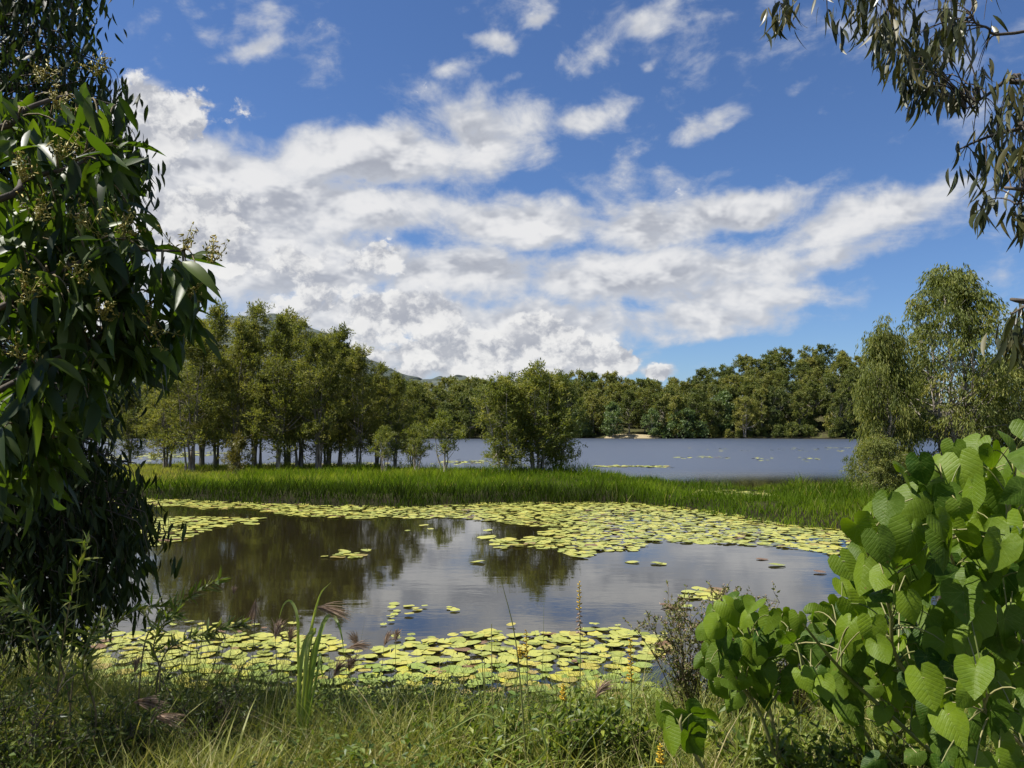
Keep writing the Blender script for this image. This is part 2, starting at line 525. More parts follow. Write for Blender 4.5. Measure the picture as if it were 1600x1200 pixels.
# ------------------------------------------------------------------ terrain
# island shoreline: front edge as seen in the photograph, then the back edge
fr = [(60, 783), (150, 779), (230, 780), (330, 784), (420, 788), (520, 791), (620, 793), (700, 790), (800, 786), (900, 785), (1000, 788), (1060, 794), (1120, 802), (1180, 813), (1240, 822), (1320, 830)]
ISLE = [tuple(on(x, y)[:2]) for x, y in fr]
ISLE += [(10.5, 18.6), (14, 18.5), (19, 20), (24, 26), (26, 38), (20.5, 39), (17, 33.5), (13, 32.5), (10, 33.0), (7, 35.5), (4.5, 41), (1, 44.5), (-4, 45.5), (-9, 48), (-16, 51), (-22, 54), (-30, 54), (-36, 46), (-30, 34)]
POOL = [tuple(on(x, y)[:2]) for x, y in [(1060, 774), (1110, 779), (1170, 786), (1215, 784), (1222, 774), (1180, 767), (1110, 766)]]
BANK = [(-60, -40), (-60, 13), (-20, 11.5), (-9, 10.0), (-6, 8.9), (-4.4, 7.9), (-2.8, 7.15), (-1.2, 7.0), (.4, 6.95), (1.8, 7.2), (3.0, 7.8), (4.4, 8.6), (8, 10.0), (20, 12), (60, 14), (60, -40)]

SKYLINE = np.array([(-400, 600), (150, 600), (620, 590), (680, 597), (740, 590), (800, 590), (870, 580), (950, 582), (1000, 592), (1050, 588), (1100, 568), (1150, 558), (1210, 546), (1320, 548), (1400, 560), (2000, 565)], dtype=float)


def shore_y(x):
    return 204 + 5 * np.sin(x * .045 + .6) + 3 * np.sin(x * .13)


def back_ground(x):
    pxx = 800 + x / 250.0 * F_PX
    top = (670 - np.interp(pxx, SKYLINE[:, 0], SKYLINE[:, 1])) / F_PX * 250 + CAM_H
    return np.maximum(top - 14.0, 2.0)


def height(x, y):
    x = np.asarray(x, float); y = np.asarray(y, float)
    z = np.full(x.shape, -0.9)
    near = (np.abs(x) < 80) & (y < 80) & (y > 12)
    if near.any():
        d = np.minimum(poly_dist(x[near], y[near], ISLE), -poly_dist(x[near], y[near], POOL))
        z[near] = np.clip(d * 0.12, -0.9, 0.22) + 0.05 * (vnoise(x[near], y[near], 2.5) - .5) * np.clip(d, 0, 1)
    d = poly_dist(x, y, BANK)
    zb = np.where(d > 0, 0.9 * np.clip(d / 4.2, 0, 1) ** 0.85 + np.clip(d - 4, 0, 60) * .01, d * .25)
    zb = zb + 0.07 * (vnoise(x, y, .8, 3) - .5) * np.clip(d, 0, 1)
    z = np.maximum(z, np.clip(zb, -.9, 9))
    far = y > 150
    if far.any():
        xf, yf = x[far], y[far]
        t = yf - shore_y(xf)
        bgd = back_ground(xf)
        zz = np.where(t > 0, 0.25 * np.clip(t / 2, 0, 1) + bgd * np.clip(t / 46, 0, 1), t * .15)
        z[far] = np.maximum(z[far], np.maximum(zz, -.9))
    side = np.abs(x) - 260
    z = np.where((side > 0) & (y > 10), np.maximum(z, np.clip(side * .05, 0, 5)), z)
    return z


xs = np.unique(np.concatenate([np.linspace(-40, 40, 201), np.linspace(-300, 300, 101), np.array([-6000, -3000, -1500, -800, -500, 500, 800, 1500, 3000, 6000])]))
ys = np.unique(np.concatenate([np.linspace(-6, 14, 61), np.linspace(14, 56, 106), np.linspace(56, 190, 15), np.linspace(192, 262, 36), np.array([-3000, -800, -200, -60, -20, 300, 400, 700, 1200, 2500, 5000, 9000])]))
X, Y = np.meshgrid(xs, ys)
Z = height(X.ravel(), Y.ravel())
mb = MB()
nx = len(xs)
i = np.arange(len(ys) - 1)[:, None] * nx
j = np.arange(nx - 1)[None, :]
mb.add(np.stack([X.ravel(), Y.ravel(), Z], -1), np.stack([i + j, i + j + 1, i + nx + j + 1, i + nx + j], -1).reshape(-1, 4))
ground = structure(link('ground', mb.mesh('ground', M_GROUND)), 'dark soil of the bank, the island and the far shore')

mb = MB()
mb.add([(-320, 4, 0), (320, 4, 0), (320, 260, 0), (-320, 260, 0)], [(0, 1, 2, 3)])
water = structure(link('water', mb.mesh('water', M_WATER)), 'calm brown pond and wind-ruffled lake beyond the island')

# sandy landing on the far shore
M_SAND, k = new_mat('sand')
t = k.n('ShaderNodeTexCoord')
n = k.n('ShaderNodeTexNoise', Vector=t.outputs['Object'], Scale=1.2, Detail=6.0)
k.n('ShaderNodeOutputMaterial', Surface=k.n('ShaderNodeBsdfPrincipled', Base_Color=k.mix(n.outputs[0], (0.20, 0.16, 0.09, 1), (0.34, 0.28, 0.16, 1)), Roughness=.95))
mb = MB()
c = np.array([30.5, 0])
rows = []
for u in np.linspace(0, 1, 13):
    xx = 24 + 14 * u
    wv_ = 1.0 - (2 * u - 1) ** 4
    y0 = float(shore_y(np.array(xx))) - .3
    rows.append([(xx, y0 + a * 5.5 * wv_, float(height(np.array([xx]), np.array([y0 + a * 5.5 * wv_]))[0]) + .10 + .10 * a) for a in np.linspace(0, 1, 5)])
rows = np.array(rows).reshape(-1, 3)
q = [(a * 5 + b_, (a + 1) * 5 + b_, (a + 1) * 5 + b_ + 1, a * 5 + b_ + 1) for a in range(12) for b_ in range(4)]
mb.add(rows, q)
structure(link('sand_bank', mb.mesh('sand_bank', M_SAND)), 'pale sandy landing on the far lake shore')

# distant wooded mountain on the left and a low ridge
M_HILL, k = new_mat('wooded_hill')
t = k.n('ShaderNodeTexCoord')
v = k.n('ShaderNodeTexVoronoi', Vector=t.outputs['Object'], Scale=.045)
n = k.n('ShaderNodeTexNoise', Vector=t.outputs['Object'], Scale=.01, Detail=6.0)
c = k.mix(k.n('ShaderNodeSeparateColor', Color=v.outputs['Color']).outputs[0], (0.022, 0.036, 0.030, 1), (0.048, 0.062, 0.046, 1))  # bluish cast of distant haze is put into the base colour
c = k.mix(k.ss(n.outputs[0], .45, .65), c, (0.055, 0.068, 0.056, 1))
b = k.n('ShaderNodeBump', Strength=1.0, Distance=14.0, Height=k.m('SUBTRACT', 1.0, v.outputs['Distance']))
k.n('ShaderNodeOutputMaterial', Surface=k.n('ShaderNodeBsdfPrincipled', Base_Color=c, Roughness=.9, Normal=b))


def hill(label, pts, Yc, depth):
    mb = MB()
    P = np.array(pts, float)
    U = np.linspace(P[0, 0], P[-1, 0], 140)
    top = np.interp(U, P[:, 0], P[:, 1])
    V = np.linspace(-1, 1, 41)
    vv = []
    for vi in V:
        Yv = Yc + vi * depth
        xx = (U - 800) / F_PX * Yc
        hz = (670 - top) / F_PX * Yc + CAM_H
        prof = np.cos(vi * np.pi / 2) ** 1.3
        z = hz * prof + (vnoise(xx, np.full_like(xx, Yv), 60, 5) - .5) * 26 * prof + (vnoise(xx, np.full_like(xx, Yv), 17, 6) - .5) * 9 * prof - 2
        vv.append(np.stack([xx, np.full_like(xx, Yv), z], -1))
    vv = np.array(vv)
    a, b_ = vv.shape[:2]
    i = np.arange(a - 1)[:, None] * b_
    j = np.arange(b_ - 1)[None, :]
    mb.add(vv.reshape(-1, 3), np.stack([i + j, i + j + 1, i + b_ + j + 1, i + b_ + j], -1).reshape(-1, 4))
    structure(link('hill', mb.mesh('hill', M_HILL)), label)


hill('blue-green wooded mountain rising behind the left paperbark stand', [(-300, 640), (100, 560), (330, 500), (430, 492), (520, 528), (565, 557), (600, 576), (640, 588), (700, 610), (760, 660)], 2200, 700)
hill('low wooded ridge on the horizon in the gap of the forest', [(600, 660), (650, 604), (690, 591), (725, 589), (760, 598), (820, 630), (900, 665)], 1700, 300)

# ------------------------------------------------------------------ tree builder


def make_tree(seed, H, Rm, stems, z0, nclump, ntwig, nleaf, L, Wd, style, bark, leafm, trunk_r, prof='column', spread=.5, clump=.75, sides=6, limbs=True):
    """returns (trunk mesh, limb mesh, crown mesh); crown of small leaves on twigs gathered in clumps"""
    rng = np.random.default_rng(seed)
    tr, lb, cr = MB(), MB(), MB()
    lines = []
    for s in range(stems):
        a = rng.uniform(0, 2 * np.pi) if stems > 1 else 0
        a = 2 * np.pi * s / stems + rng.uniform(-.5, .5)
        b0 = np.array([math.cos(a), math.sin(a), 0]) * (rng.uniform(.05, .22) * Rm * spread if stems > 1 else 0)
        lean = np.array([math.cos(a), math.sin(a), 0]) * (rng.uniform(.2, .75) * Rm * spread if stems > 1 else rng.uniform(0, .12) * Rm)
        top = H * rng.uniform(.72, .93)
        n = 12
        t = np.linspace(0, 1, n)[:, None]
        p = b0 + lean * t ** 1.3 + np.array([0, 0, 1.0]) * top * t
        wob = rng.normal(size=(n, 3)) * .03 * H ** .5 * np.clip(t * 3, 0, 1); wob[:, 2] = 0
        wob = np.cumsum(wob, 0) * .6
        p = p + wob
        p[0, 2] = -.25
        r = trunk_r * rng.uniform(.7, 1.1) * (1 - .88 * t[:, 0]) * (1 + .5 * np.exp(-t[:, 0] * 18))
        tube(tr, p, r, sides, tint=rng.random())
        lines.append((p, r))
    ts = np.sort(rng.uniform(0, 1, nclump)) ** .85
    ph = rng.uniform(0, 6.28, 6)
    for c in range(nclump):
        t = ts[c]
        if prof == 'column':
            rr = Rm * (0.62 + .38 * math.sin(min(t * 1.25, 1) * math.pi)) * (1 - max(0, (t - .62) / .38) ** 1.7 * .78)
        elif prof == 'round':
            rr = Rm * math.sqrt(max(.04, 1 - (2 * t - .85) ** 2 / 1.36))
        elif prof == 'spread':
            rr = Rm * (.55 + .45 * math.sin(t * math.pi)) * (1 - max(0, (t - .6) / .4) ** 2 * .6)
        else:
            rr = Rm * (1 - t * .75)
        a = rng.uniform(0, 2 * np.pi)
        rr *= .80 + .22 * math.sin(a * 2 + ph[0] + t * 4) + .16 * math.sin(a * 3 + ph[1] - t * 7)
        rad = rr * math.sqrt(rng.uniform(.08, 1.0))
        z = z0 + (H - z0) * t + rng.normal() * .03 * H
        line, lr = lines[rng.integers(len(lines))]
        idx = np.searchsorted(line[:, 2], max(z - rad * rng.uniform(.5, 1.1) - .1 * H * rng.random(), .18 * H))
        idx = int(np.clip(idx, 1, len(line) - 1))
        ax = np.array([np.mean([np.interp(z, l[0][:, 2], l[0][:, 0]) for l in lines]), np.mean([np.interp(z, l[0][:, 2], l[0][:, 1]) for l in lines]), 0])
        cpt = np.array([ax[0] * .5 + rad * math.cos(a), ax[1] * .5 + rad * math.sin(a), min(z, H * 1.02)])
        st = line[idx]
        if limbs:
            midp = (st + cpt) / 2 + np.array([0, 0, -.12 if style != 'weep' else .18]) * np.linalg.norm(cpt - st) + rng.normal(size=3) * .05 * rad
            r0 = min(lr[idx] * .55, .02 + .018 * np.linalg.norm(cpt - st))
            tube(lb, bez(st, midp, cpt, 6), np.linspace(r0, r0 * .25, 6), 4, tint=rng.random())
        cs = clump * rng.uniform(.65, 1.25) * (1 - .35 * t)
        if style == 'weep':
            td = unit(rdir(rng, ntwig) * np.array([1, 1, .6]) + np.array([math.cos(a) * .3, math.sin(a) * .3, -.15])); droop = np.array([0, 0, -.75])
        elif style == 'up':
            td = unit(rdir(rng, ntwig) * np.array([.8, .8, .8]) + np.array([0, 0, .62])); droop = np.array([0, 0, -.12])
        else:
            td = unit(rdir(rng, ntwig) * np.array([1, 1, .7]) + np.array([math.cos(a) * .35, math.sin(a) * .35, .35])); droop = np.array([0, 0, -.15])
        tl = cs * rng.uniform(.6, 1.3, ntwig)
        o = cpt + rng.normal(size=(ntwig, 3)) * cs * .28
        u = rng.uniform(.12, 1.05, (ntwig, nleaf))
        P = o[:, None, :] + td[:, None, :] * (tl[:, None] * u)[..., None] + droop * (tl[:, None] * u ** 2)[..., None]
        P = P.reshape(-1, 3) + rng.normal(size=(ntwig * nleaf, 3)) * L * .35
        base = np.repeat(td, nleaf, 0)
        if style == 'weep':
            D = base * .35 + rdir(rng, len(P)) * .45 + np.array([0, 0, -.85])
        elif style == 'up':
            D = base * .7 + rdir(rng, len(P)) * .7
        else:
            D = base * .5 + rdir(rng, len(P)) * .9
        N = rdir(rng, len(P)) + np.array([0, 0, .5])
        lt = np.clip(rng.normal(.45, .17) + rng.normal(size=len(P)) * .16, 0, 1)
        ll = L * rng.uniform(.65, 1.3, len(P))
        leaf_quads(cr, P, D, N, ll, ll * Wd / L, lt)
    tm = tr.mesh('trunk', bark)
    lm = lb.mesh('limbs', bark) if limbs else None
    return tm, lm, cr.mesh('crown', leafm, smooth=False)


def put_tree(protos, name, label, cat, loc, scale, rz, group=None, sxy=1.0):
    tm, lm, cm = protos
    e = thing(name, label, cat, loc, group)
    e.scale = (scale * sxy, scale * sxy, scale)
    e.rotation_euler = (0, 0, rz)
    tk_ = link('trunk', tm, e)
    if lm is not None:
        stuff(link('limb', lm, tk_))
    stuff(link('crown', cm, e))
    return e


# ------------------------------------------------------------------ forest on the far shore
rng = np.random.default_rng(11)
FP = [make_tree(100 + s, 13, 4.4 + .6 * (s % 3), 1 if s % 2 else 2, 2.0 + .7 * (s % 2), 66, 11, 16, .37, .20, 'out', M_PALEBARK, M_FOREST, .26, ['round', 'spread', 'round', 'spread', 'round', 'round'][s], clump=1.3, sides=5) for s in range(6)]
nfor = 0
FLAB = ['front-row tree at the far waterline, %s', 'second-row tree of the far wood, %s', 'mid-wood tree across the lake, %s', 'dark tree deep in the far wood, %s', 'skyline tree of the far wood, %s']
FSIDE = ['left of the middle paperbark clump', 'between middle clump and sandy landing', 'right of the sandy landing']
ROWS = [(4, 5.4, .60, .92), (11, 5.4, .80, 1.0), (22, 5.6, .85, 1.05), (34, 5.6, .9, 1.1), (46, 5.4, .92, 1.12)]
for ri, (dy, step, s0, s1) in enumerate(ROWS):
    x = -112.0 + rng.uniform(0, 3) - ri * 4
    while x < 104 + ri * 6:
        xx = x + rng.normal() * 1.2
        yy = float(shore_y(np.array(xx))) + dy + rng.normal() * 2.0
        sandy = 22 < xx < 40 and ri == 0
        if not sandy:
            z = float(height(np.array([xx]), np.array([yy]))[0])
            put_tree(FP[rng.integers(6)], 'forest_tree', FLAB[ri] % (FSIDE[0] if xx < 0 else FSIDE[1] if xx < 31 else FSIDE[2]), 'tree', (xx, yy, z - .1), rng.uniform(s0, s1), rng.uniform(0, 6.28), 'wood on the far lake shore', rng.uniform(.85, 1.1))
            nfor += 1
        x += step * rng.uniform(.75, 1.3)
# shrubs at the water's edge and three paler layered trees
BP = [make_tree(140 + s, 4.2, 2.7, 4, .2, 34, 9, 9, .42, .24, 'out', M_BARK, M_FOREST, .07, 'round', clump=.95, sides=4) for s in range(3)]
x = -108.0
while x < 100:
    xx = x + rng.normal() * .8
    if not 23 < xx < 39:
        yy = float(shore_y(np.array(xx))) + 1.0 + rng.uniform(0, 1.5)
        put_tree(BP[rng.integers(3)], 'shore_shrub', 'low dark shrub at the waterline of the far shore', 'shrub', (xx, yy, .1), rng.uniform(.45, .95), rng.uniform(0, 6.28), 'shrubs at the far waterline')
    x += rng.uniform(2.0, 4.2)
x = -60.0
while x < 104:
    xx = x + rng.normal() * .8
    yy = float(shore_y(np.array(xx))) + rng.uniform(5, 16)
    if not 23 < xx < 39:
        put_tree(BP[rng.integers(3)], 'understorey_shrub', 'dark shrub in the understorey behind the far waterline', 'shrub', (xx, yy, float(height(np.array([xx]), np.array([yy]))[0]) - .1), rng.uniform(.6, 1.1), rng.uniform(0, 6.28), 'understorey of the far wood')
    x += rng.uniform(2.5, 4.5)
PP = make_tree(160, 10, 3.4, 1, .9, 40, 11, 9, .5, .32, 'out', M_PALEBARK, M_PALEF, .2, 'spread', clump=1.25, sides=5)
PS = make_tree(161, 6.2, 5.2, 5, .2, 60, 10, 9, .48, .28, 'out', M_BARK, M_PALEF, .1, 'round', clump=1.2, sides=4)
for pxx, dy, s, lab in [(958, 0.5, .86, 'pale green layered tree beside the sandy landing across the lake'), (905, 1.0, .74, 'pale green layered tree half hidden behind the middle clump'),
                        (1019, 1.0, .70, 'small pale green tree right of the sandy landing'), (1130, 6, 1.15, 'light green layered tree above the pale shore shrub')]:
    Yv = float(shore_y(np.array((pxx - 800) / F_PX * 206))) + dy
    put_tree(PP, 'layered_tree', lab, 'tree', ((pxx - 800) / F_PX * Yv, Yv, .2), s, pxx, None)
Yv = float(shore_y(np.array(43.0)))
put_tree(PS, 'broad_shrub', 'broad pale green shrub leaning over the far waterline', 'shrub', ((1068 - 800) / F_PX * Yv, Yv + 1.0, .1), 1.12, 1.0)

# ------------------------------------------------------------------ paperbarks on the island
SP = [make_tree(200 + s, 9.0, 2.0 + .2 * (s % 3), 3 + s % 3, 1.2, 90, 9, 18, .19, .058, 'up', M_PAPER, M_STAND, .085, 'column', clump=.80) for s in range(6)]
STAND = [  # pixel x of the trunk, distance, pixel y of the top, width factor
    (205, 50, 612, 1.3), (262, 45, 575, 1.0), (300, 43, 520, 1.05), (338, 46, 488, .95), (372, 44, 512, .9), (402, 47, 492, .95), (436, 43, 508, .95), (470, 46, 505, .95),
    (498, 43, 528, .9), (532, 46, 522, .95), (560, 44, 552, .85), (592, 46, 580, .95), (618, 44, 592, .85), (646, 48, 598, .8), (318, 48, 505, 1.0), (452, 49, 500, 1.0), (515, 49, 532, 1.0)]
order = sorted(range(len(STAND)), key=lambda a: STAND[a][0])
ORD = ['first', 'second', 'third', 'fourth', 'fifth', 'sixth', 'seventh', 'eighth', 'ninth', 'tenth', 'eleventh', 'twelfth', 'thirteenth', 'fourteenth', 'fifteenth', 'sixteenth', 'seventeenth']
for rank, a in enumerate(order):
    pxx, Yv, top, wf = STAND[a]
    z = float(height(np.array([(pxx - 800) / F_PX * Yv]), np.array([Yv]))[0])
    hh = at(pxx, top, Yv)[2] - z
    put_tree(SP[a % 6], 'paperbark_tree', 'olive paperbark in the tall island stand at left, %s trunk counting from the left' % ORD[rank], 'tree',
             ((pxx - 800) / F_PX * Yv, Yv, z), hh / 9.0, a * 1.7, 'tall paperbark stand on the island', wf * (9.0 / hh) ** .35)

CP = [make_tree(220 + s, 6.0, 2.0, 6, .55, 105, 9, 17, .18, .056, 'up', M_PALEBARK, M_WEEP, .07, 'spread', spread=.85, clump=.72) for s in range(2)]
for pxx, Yv, top, sc, lab in [(790, 40, 600, 1.0, 'left half of the multi-stemmed paperbark clump in the middle of the island'), (842, 40.6, 580, 1.05, 'tallest multi-stemmed paperbark in the middle of the island'),
                              (872, 41.2, 596, .72, 'slim paperbark at the right edge of the middle clump')]:
    x = (pxx - 800) / F_PX * Yv
    z = float(height(np.array([x]), np.array([Yv]))[0])
    hh = at(pxx, top, Yv)[2] - z
    put_tree(CP[0 if sc != 1.05 else 1], 'paperbark_clump', lab, 'tree', (x, Yv, z), hh / 6.0, pxx * .37, 'paperbark clump in the middle', sc * (6.0 / hh) ** .5)
ST = make_tree(230, 3.2, 1.15, 4, 1.1, 26, 8, 16, .15, .05, 'up', M_PALEBARK, M_WEEP, .05, 'round', spread=.7, clump=.48)
for pxx, Yv, top, lab in [(695, 41, 650, 'small round-headed paperbark sapling left of the middle clump'), (652, 42, 668, 'low bushy paperbark sapling at the right end of the stand'),
                          (600, 41, 672, 'low dark sapling under the right part of the tall stand')]:
    x = (pxx - 800) / F_PX * Yv
    z = float(height(np.array([x]), np.array([Yv]))[0])
    put_tree(ST, 'paperbark_sapling', lab, 'tree', (x, Yv, z), (at(pxx, top, Yv)[2] - z) / 3.2, pxx * .9)
SB = make_tree(231, 2.4, .95, 5, .15, 34, 8, 16, .14, .045, 'up', M_PAPER, leaf_mat('yellow_bush_leaves', [(0.075, 0.085, 0.016), (0.20, 0.17, 0.03)], (1.5, 1.4, .7), .32), .03, 'round', spread=.8, clump=.42)
for pxx, Yv, top, s, lab in [(370, 38.5, 684, 1.0, 'yellowish leafy bush on the grass before the tall stand')]:
    x = (pxx - 800) / F_PX * Yv
    z = float(height(np.array([x]), np.array([Yv]))[0])
    put_tree(SB, 'leafy_bush', lab, 'shrub', (x, Yv, z), (at(pxx, top, Yv)[2] - z) / 2.4, .4)

# large weeping paperbark at the right end of the island, with its neighbours
WT = make_tree(240, 10.5, 3.3, 5, 1.4, 175, 10, 17, .21, .052, 'weep', M_PALEBARK, M_WEEP, .14, 'spread', spread=.55, clump=.85)
WS = make_tree(241, 7.0, 2.1, 4, .5, 125, 10, 17, .20, .050, 'weep', M_PALEBARK, M_WEEP, .10, 'column', spread=.6, clump=.78)
for pr, hp, pxx, Yv, top, wf, lab in [(WT, 10.5, 1492, 29, 422, 1.0, 'tall weeping paperbark with pale branching trunks at the right end of the island'), (WS, 7.0, 1385, 29, 505, .70, 'lower drooping paperbark left of the tall weeping one'),
                                      (WS, 7.0, 1590, 31, 545, 1.0, 'weeping paperbark at the right edge behind the heart-leaved shrub'), (WS, 7.0, 1372, 27.5, 682, .95, 'greyish drooping bush below the weeping paperbarks')]:
    x = (pxx - 800) / F_PX * Yv
    z = float(height(np.array([x]), np.array([Yv]))[0])
    hh = at(pxx, top, Yv)[2] - z
    put_tree(pr, 'weeping_paperbark', lab, 'tree', (x, Yv, z), hh / hp, pxx * 1.3, 'weeping paperbarks at the right', wf * (hp / hh) ** .5)

# ------------------------------------------------------------------ island grass (stuff)
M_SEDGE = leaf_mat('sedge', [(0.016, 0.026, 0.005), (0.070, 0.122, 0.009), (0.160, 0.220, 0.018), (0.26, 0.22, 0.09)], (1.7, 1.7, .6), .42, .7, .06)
rng = np.random.default_rng(21)
mb = MB()
bb = np.array(ISLE)
N = 300000
gx = rng.uniform(-31, 20, N); gy = rng.uniform(17, 50, N)
d = np.minimum(poly_dist(gx, gy, ISLE), -poly_dist(gx, gy, POOL))
vis = np.abs(gx / gy) < .72
clumpn = vnoise(gx, gy, 1.1, 8)
d = d + (vnoise(gx, gy, .7, 31) - .5) * .8
keep = (d > -.3) & vis & (rng.random(N) < .35 + .65 * clumpn)
gx, gy, d = gx[keep], gy[keep], d[keep]
z = np.maximum(height(gx, gy), -.15)
leftish = np.clip((-gx - 9) / 6, 0, 1) * np.clip((gy - 29) / 4, 0, 1)         # shorter, paler grass in the left part
hn = vnoise(gx, gy, 4.5, 2)
front = np.clip(1.4 - np.clip(gy - np.interp(gx, [-14, -8, -3, 0, 4, 8, 11], [28, 26.6, 25.6, 26.4, 26.5, 22, 19.5]), 0, 20) / 4.5, 0, 1) * np.clip((7 - gx) / 4, .25, 1)   # taller sedge along the front edge, with shade painted into its tint
hh = (.15 + .28 * hn ** 1.3 + .30 * vnoise(gx, gy, 1.6, 4) ** 2 + .07 * front) * (1 - .35 * leftish) * rng.uniform(.55, 1.3, len(gx)) * np.clip(.8 + d * .2, .6, 1) * (.5 + 1.0 * vnoise(gx, gy, .6, 33))
a = rng.uniform(0, 6.28, len(gx))
lean = rng.uniform(.02, .28, len(gx))
D = unit(np.stack([np.cos(a) * lean, np.sin(a) * lean, np.ones(len(gx))], -1))
C = np.stack([np.cos(a), np.sin(a), np.full(len(gx), -.35)], -1) * rng.uniform(.05, .42, len(gx))[:, None]
b_ = rng.uniform(0, 6.28, len(gx))
S = np.stack([np.cos(b_), np.sin(b_), np.zeros(len(gx))], -1)
tint = np.clip((.18 + .62 * vnoise(gx, gy, 4.2, 9)) * (1 - .95 * front) + .07 * rng.normal(size=len(gx)) + .25 * leftish, 0, .8)  # front band darkened: shade among the blades is put into the tint
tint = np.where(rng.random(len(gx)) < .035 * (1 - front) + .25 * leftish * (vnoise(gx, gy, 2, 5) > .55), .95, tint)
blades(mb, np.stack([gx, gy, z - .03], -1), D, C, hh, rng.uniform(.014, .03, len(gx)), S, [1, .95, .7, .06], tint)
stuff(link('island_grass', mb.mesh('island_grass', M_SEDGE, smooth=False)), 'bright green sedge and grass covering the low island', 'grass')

# ------------------------------------------------------------------ lily pads
M_PAD = leaf_mat('lily_pad', [(0.17, 0.19, 0.030), (0.27, 0.295, 0.055), (0.36, 0.365, 0.075), (0.40, 0.36, 0.06), (0.16, 0.09, 0.04)], (1.0, 1.0, .5), .06, .38, .5)
M_PADO = leaf_mat('lily_pad_near', [(0.15, 0.21, 0.030), (0.22, 0.28, 0.045), (0.30, 0.345, 0.060), (0.40, 0.37, 0.04), (0.27, 0.19, 0.06)], (1.0, 1.0, .5), .06, .36, .5, obj=1.0)


def pad_shape(rng, seg):
    a0 = rng.uniform(.10, .2)
    th = np.linspace(a0, 2 * np.pi - a0, seg)
    r = 1 + .05 * np.sin(th * 2 + rng.uniform(0, 6)) + .035 * np.sin(th * 5 + rng.uniform(0, 6)) + rng.normal(size=seg) * .012
    rim = np.stack([r * np.cos(th), r * np.sin(th) * .94, rng.uniform(-.01, .035) + .03 * np.sin(th * 3 + rng.uniform(0, 6))], -1)
    inner = rim * np.array([.55, .55, 0]) + np.array([0, 0, .004])
    v = np.vstack([[0.02, 0, .0], inner, rim])
    t = [(0, i + 1, i + 2) for i in range(seg - 1)]
    q = [(i + 1, seg + i + 1, seg + i + 2, i + 2) for i in range(seg - 1)]
    return v, q, t


rng = np.random.default_rng(31)
shapes = [pad_shape(rng, 13) for _ in range(8)]


def poly_w(P):
    return [tuple(on(x, y)[:2]) for x, y in P]


def pad_points(poly, gap, rng, keep_fn=None):
    xs_ = [p[0] for p in poly]; ys_ = [p[1] for p in poly]
    g = np.arange(min(xs_), max(xs_), gap)
    hgt = np.arange(min(ys_), max(ys_), gap * .87)
    gx, gy = np.meshgrid(g, hgt)
    gx = gx + (np.arange(len(hgt)) % 2)[:, None] * gap * .5
    gx = gx.ravel() + rng.normal(size=gx.size) * gap * .33
    gy = gy.ravel() + rng.normal(size=gx.size) * gap * .33
    m = in_poly(gx + (vnoise(gx, gy, 1.2, 1) - .5) * .9, gy + (vnoise(gx, gy, 1.2, 2) - .5) * 1.6, poly)
    if keep_fn is not None:
        m &= keep_fn(gx, gy)
    return np.stack([gx[m], gy[m]], -1)


PADS_FAR = [
    ([(120, 772), (230, 776), (420, 784), (640, 790), (800, 783), (1000, 785), (1100, 797), (1240, 818), (1345, 828), (1500, 845), (1500, 885), (1330, 868), (1240, 856), (1130, 850), (1040, 842), (985, 862), (915, 870), (870, 862), (800, 860), (770, 848), (880, 838), (800, 815), (700, 806), (560, 812), (470, 806), (400, 798), (300, 795), (120, 795)], .215, .92),
    ([(60, 800), (240, 808), (330, 806), (410, 810), (395, 824), (300, 834), (250, 852), (60, 870)], .22, .85),
    ([(522, 862), (560, 857), (580, 862), (570, 870), (535, 872)], .22, .85),
    ([(1025, 938), (1060, 922), (1110, 918), (1150, 930), (1140, 944), (1080, 948)], .27, .8),
    ([(990, 860), (1050, 852), (1085, 858), (1045, 866)], .45, .4),
    ([(730, 842), (800, 838), (840, 850), (780, 858)], .5, .55),
    ([(1055, 771), (1120, 767), (1180, 768), (1220, 774), (1215, 783), (1170, 785), (1110, 778)], .30, .85),
]
far = []
for poly, gap, pr in PADS_FAR:
    pts = pad_points(poly_w(poly), gap, rng, lambda x, y: (height(x, y) < .03) & (vnoise(x, y, .9, 12) < .25 + .75 * pr))
    far.append(np.hstack([pts, np.full((len(pts), 1), gap)]))
# stray pads
for (x, y) in pick_in([(420, 815), (760, 815), (1300, 870), (1300, 905), (1000, 880), (560, 880)], 16, rng):
    far.append(np.array([[*on(x, y)[:2], .22]]))
# drifts on the open lake
for (x0, x1, y, n_, w_) in [(930, 1045, 729, 110, .6), (1040, 1140, 715, 26, 1.6), (1170, 1290, 718, 20, 2.0), (1200, 1300, 703, 24, 5.0), (1080, 1160, 702, 10, 4.0), (390, 600, 727, 300, 2.0), (190, 330, 712, 500, 6.0), (680, 770, 722, 90, 1.6), (1290, 1340, 700, 25, 1)]:
    for _ in range(n_):
        p = on(rng.uniform(x0, x1), y)[:2]
        far.append(np.array([[p[0], p[1] + rng.normal() * w_, .38]]))
near = []
NEAR = [
    ([(560, 1010), (640, 1000), (720, 985), (800, 985), (920, 996), (1010, 994), (1060, 1010), (1070, 1060), (1040, 1095), (560, 1100)], .152, .95),
    ([(20, 1000), (170, 982), (290, 990), (420, 1000), (560, 1012), (560, 1095), (200, 1090), (20, 1070)], .155, .88),
    ([(560, 1000), (640, 975), (760, 962), (900, 975), (1040, 975), (1060, 1000), (900, 1000), (700, 1000)], .20, .34), ([(150, 985), (300, 972), (470, 985), (600, 995), (560, 1012), (300, 995)], .20, .34),
    ([(605, 940), (700, 950), (760, 968), (740, 985), (640, 975)], .24, .45),
]
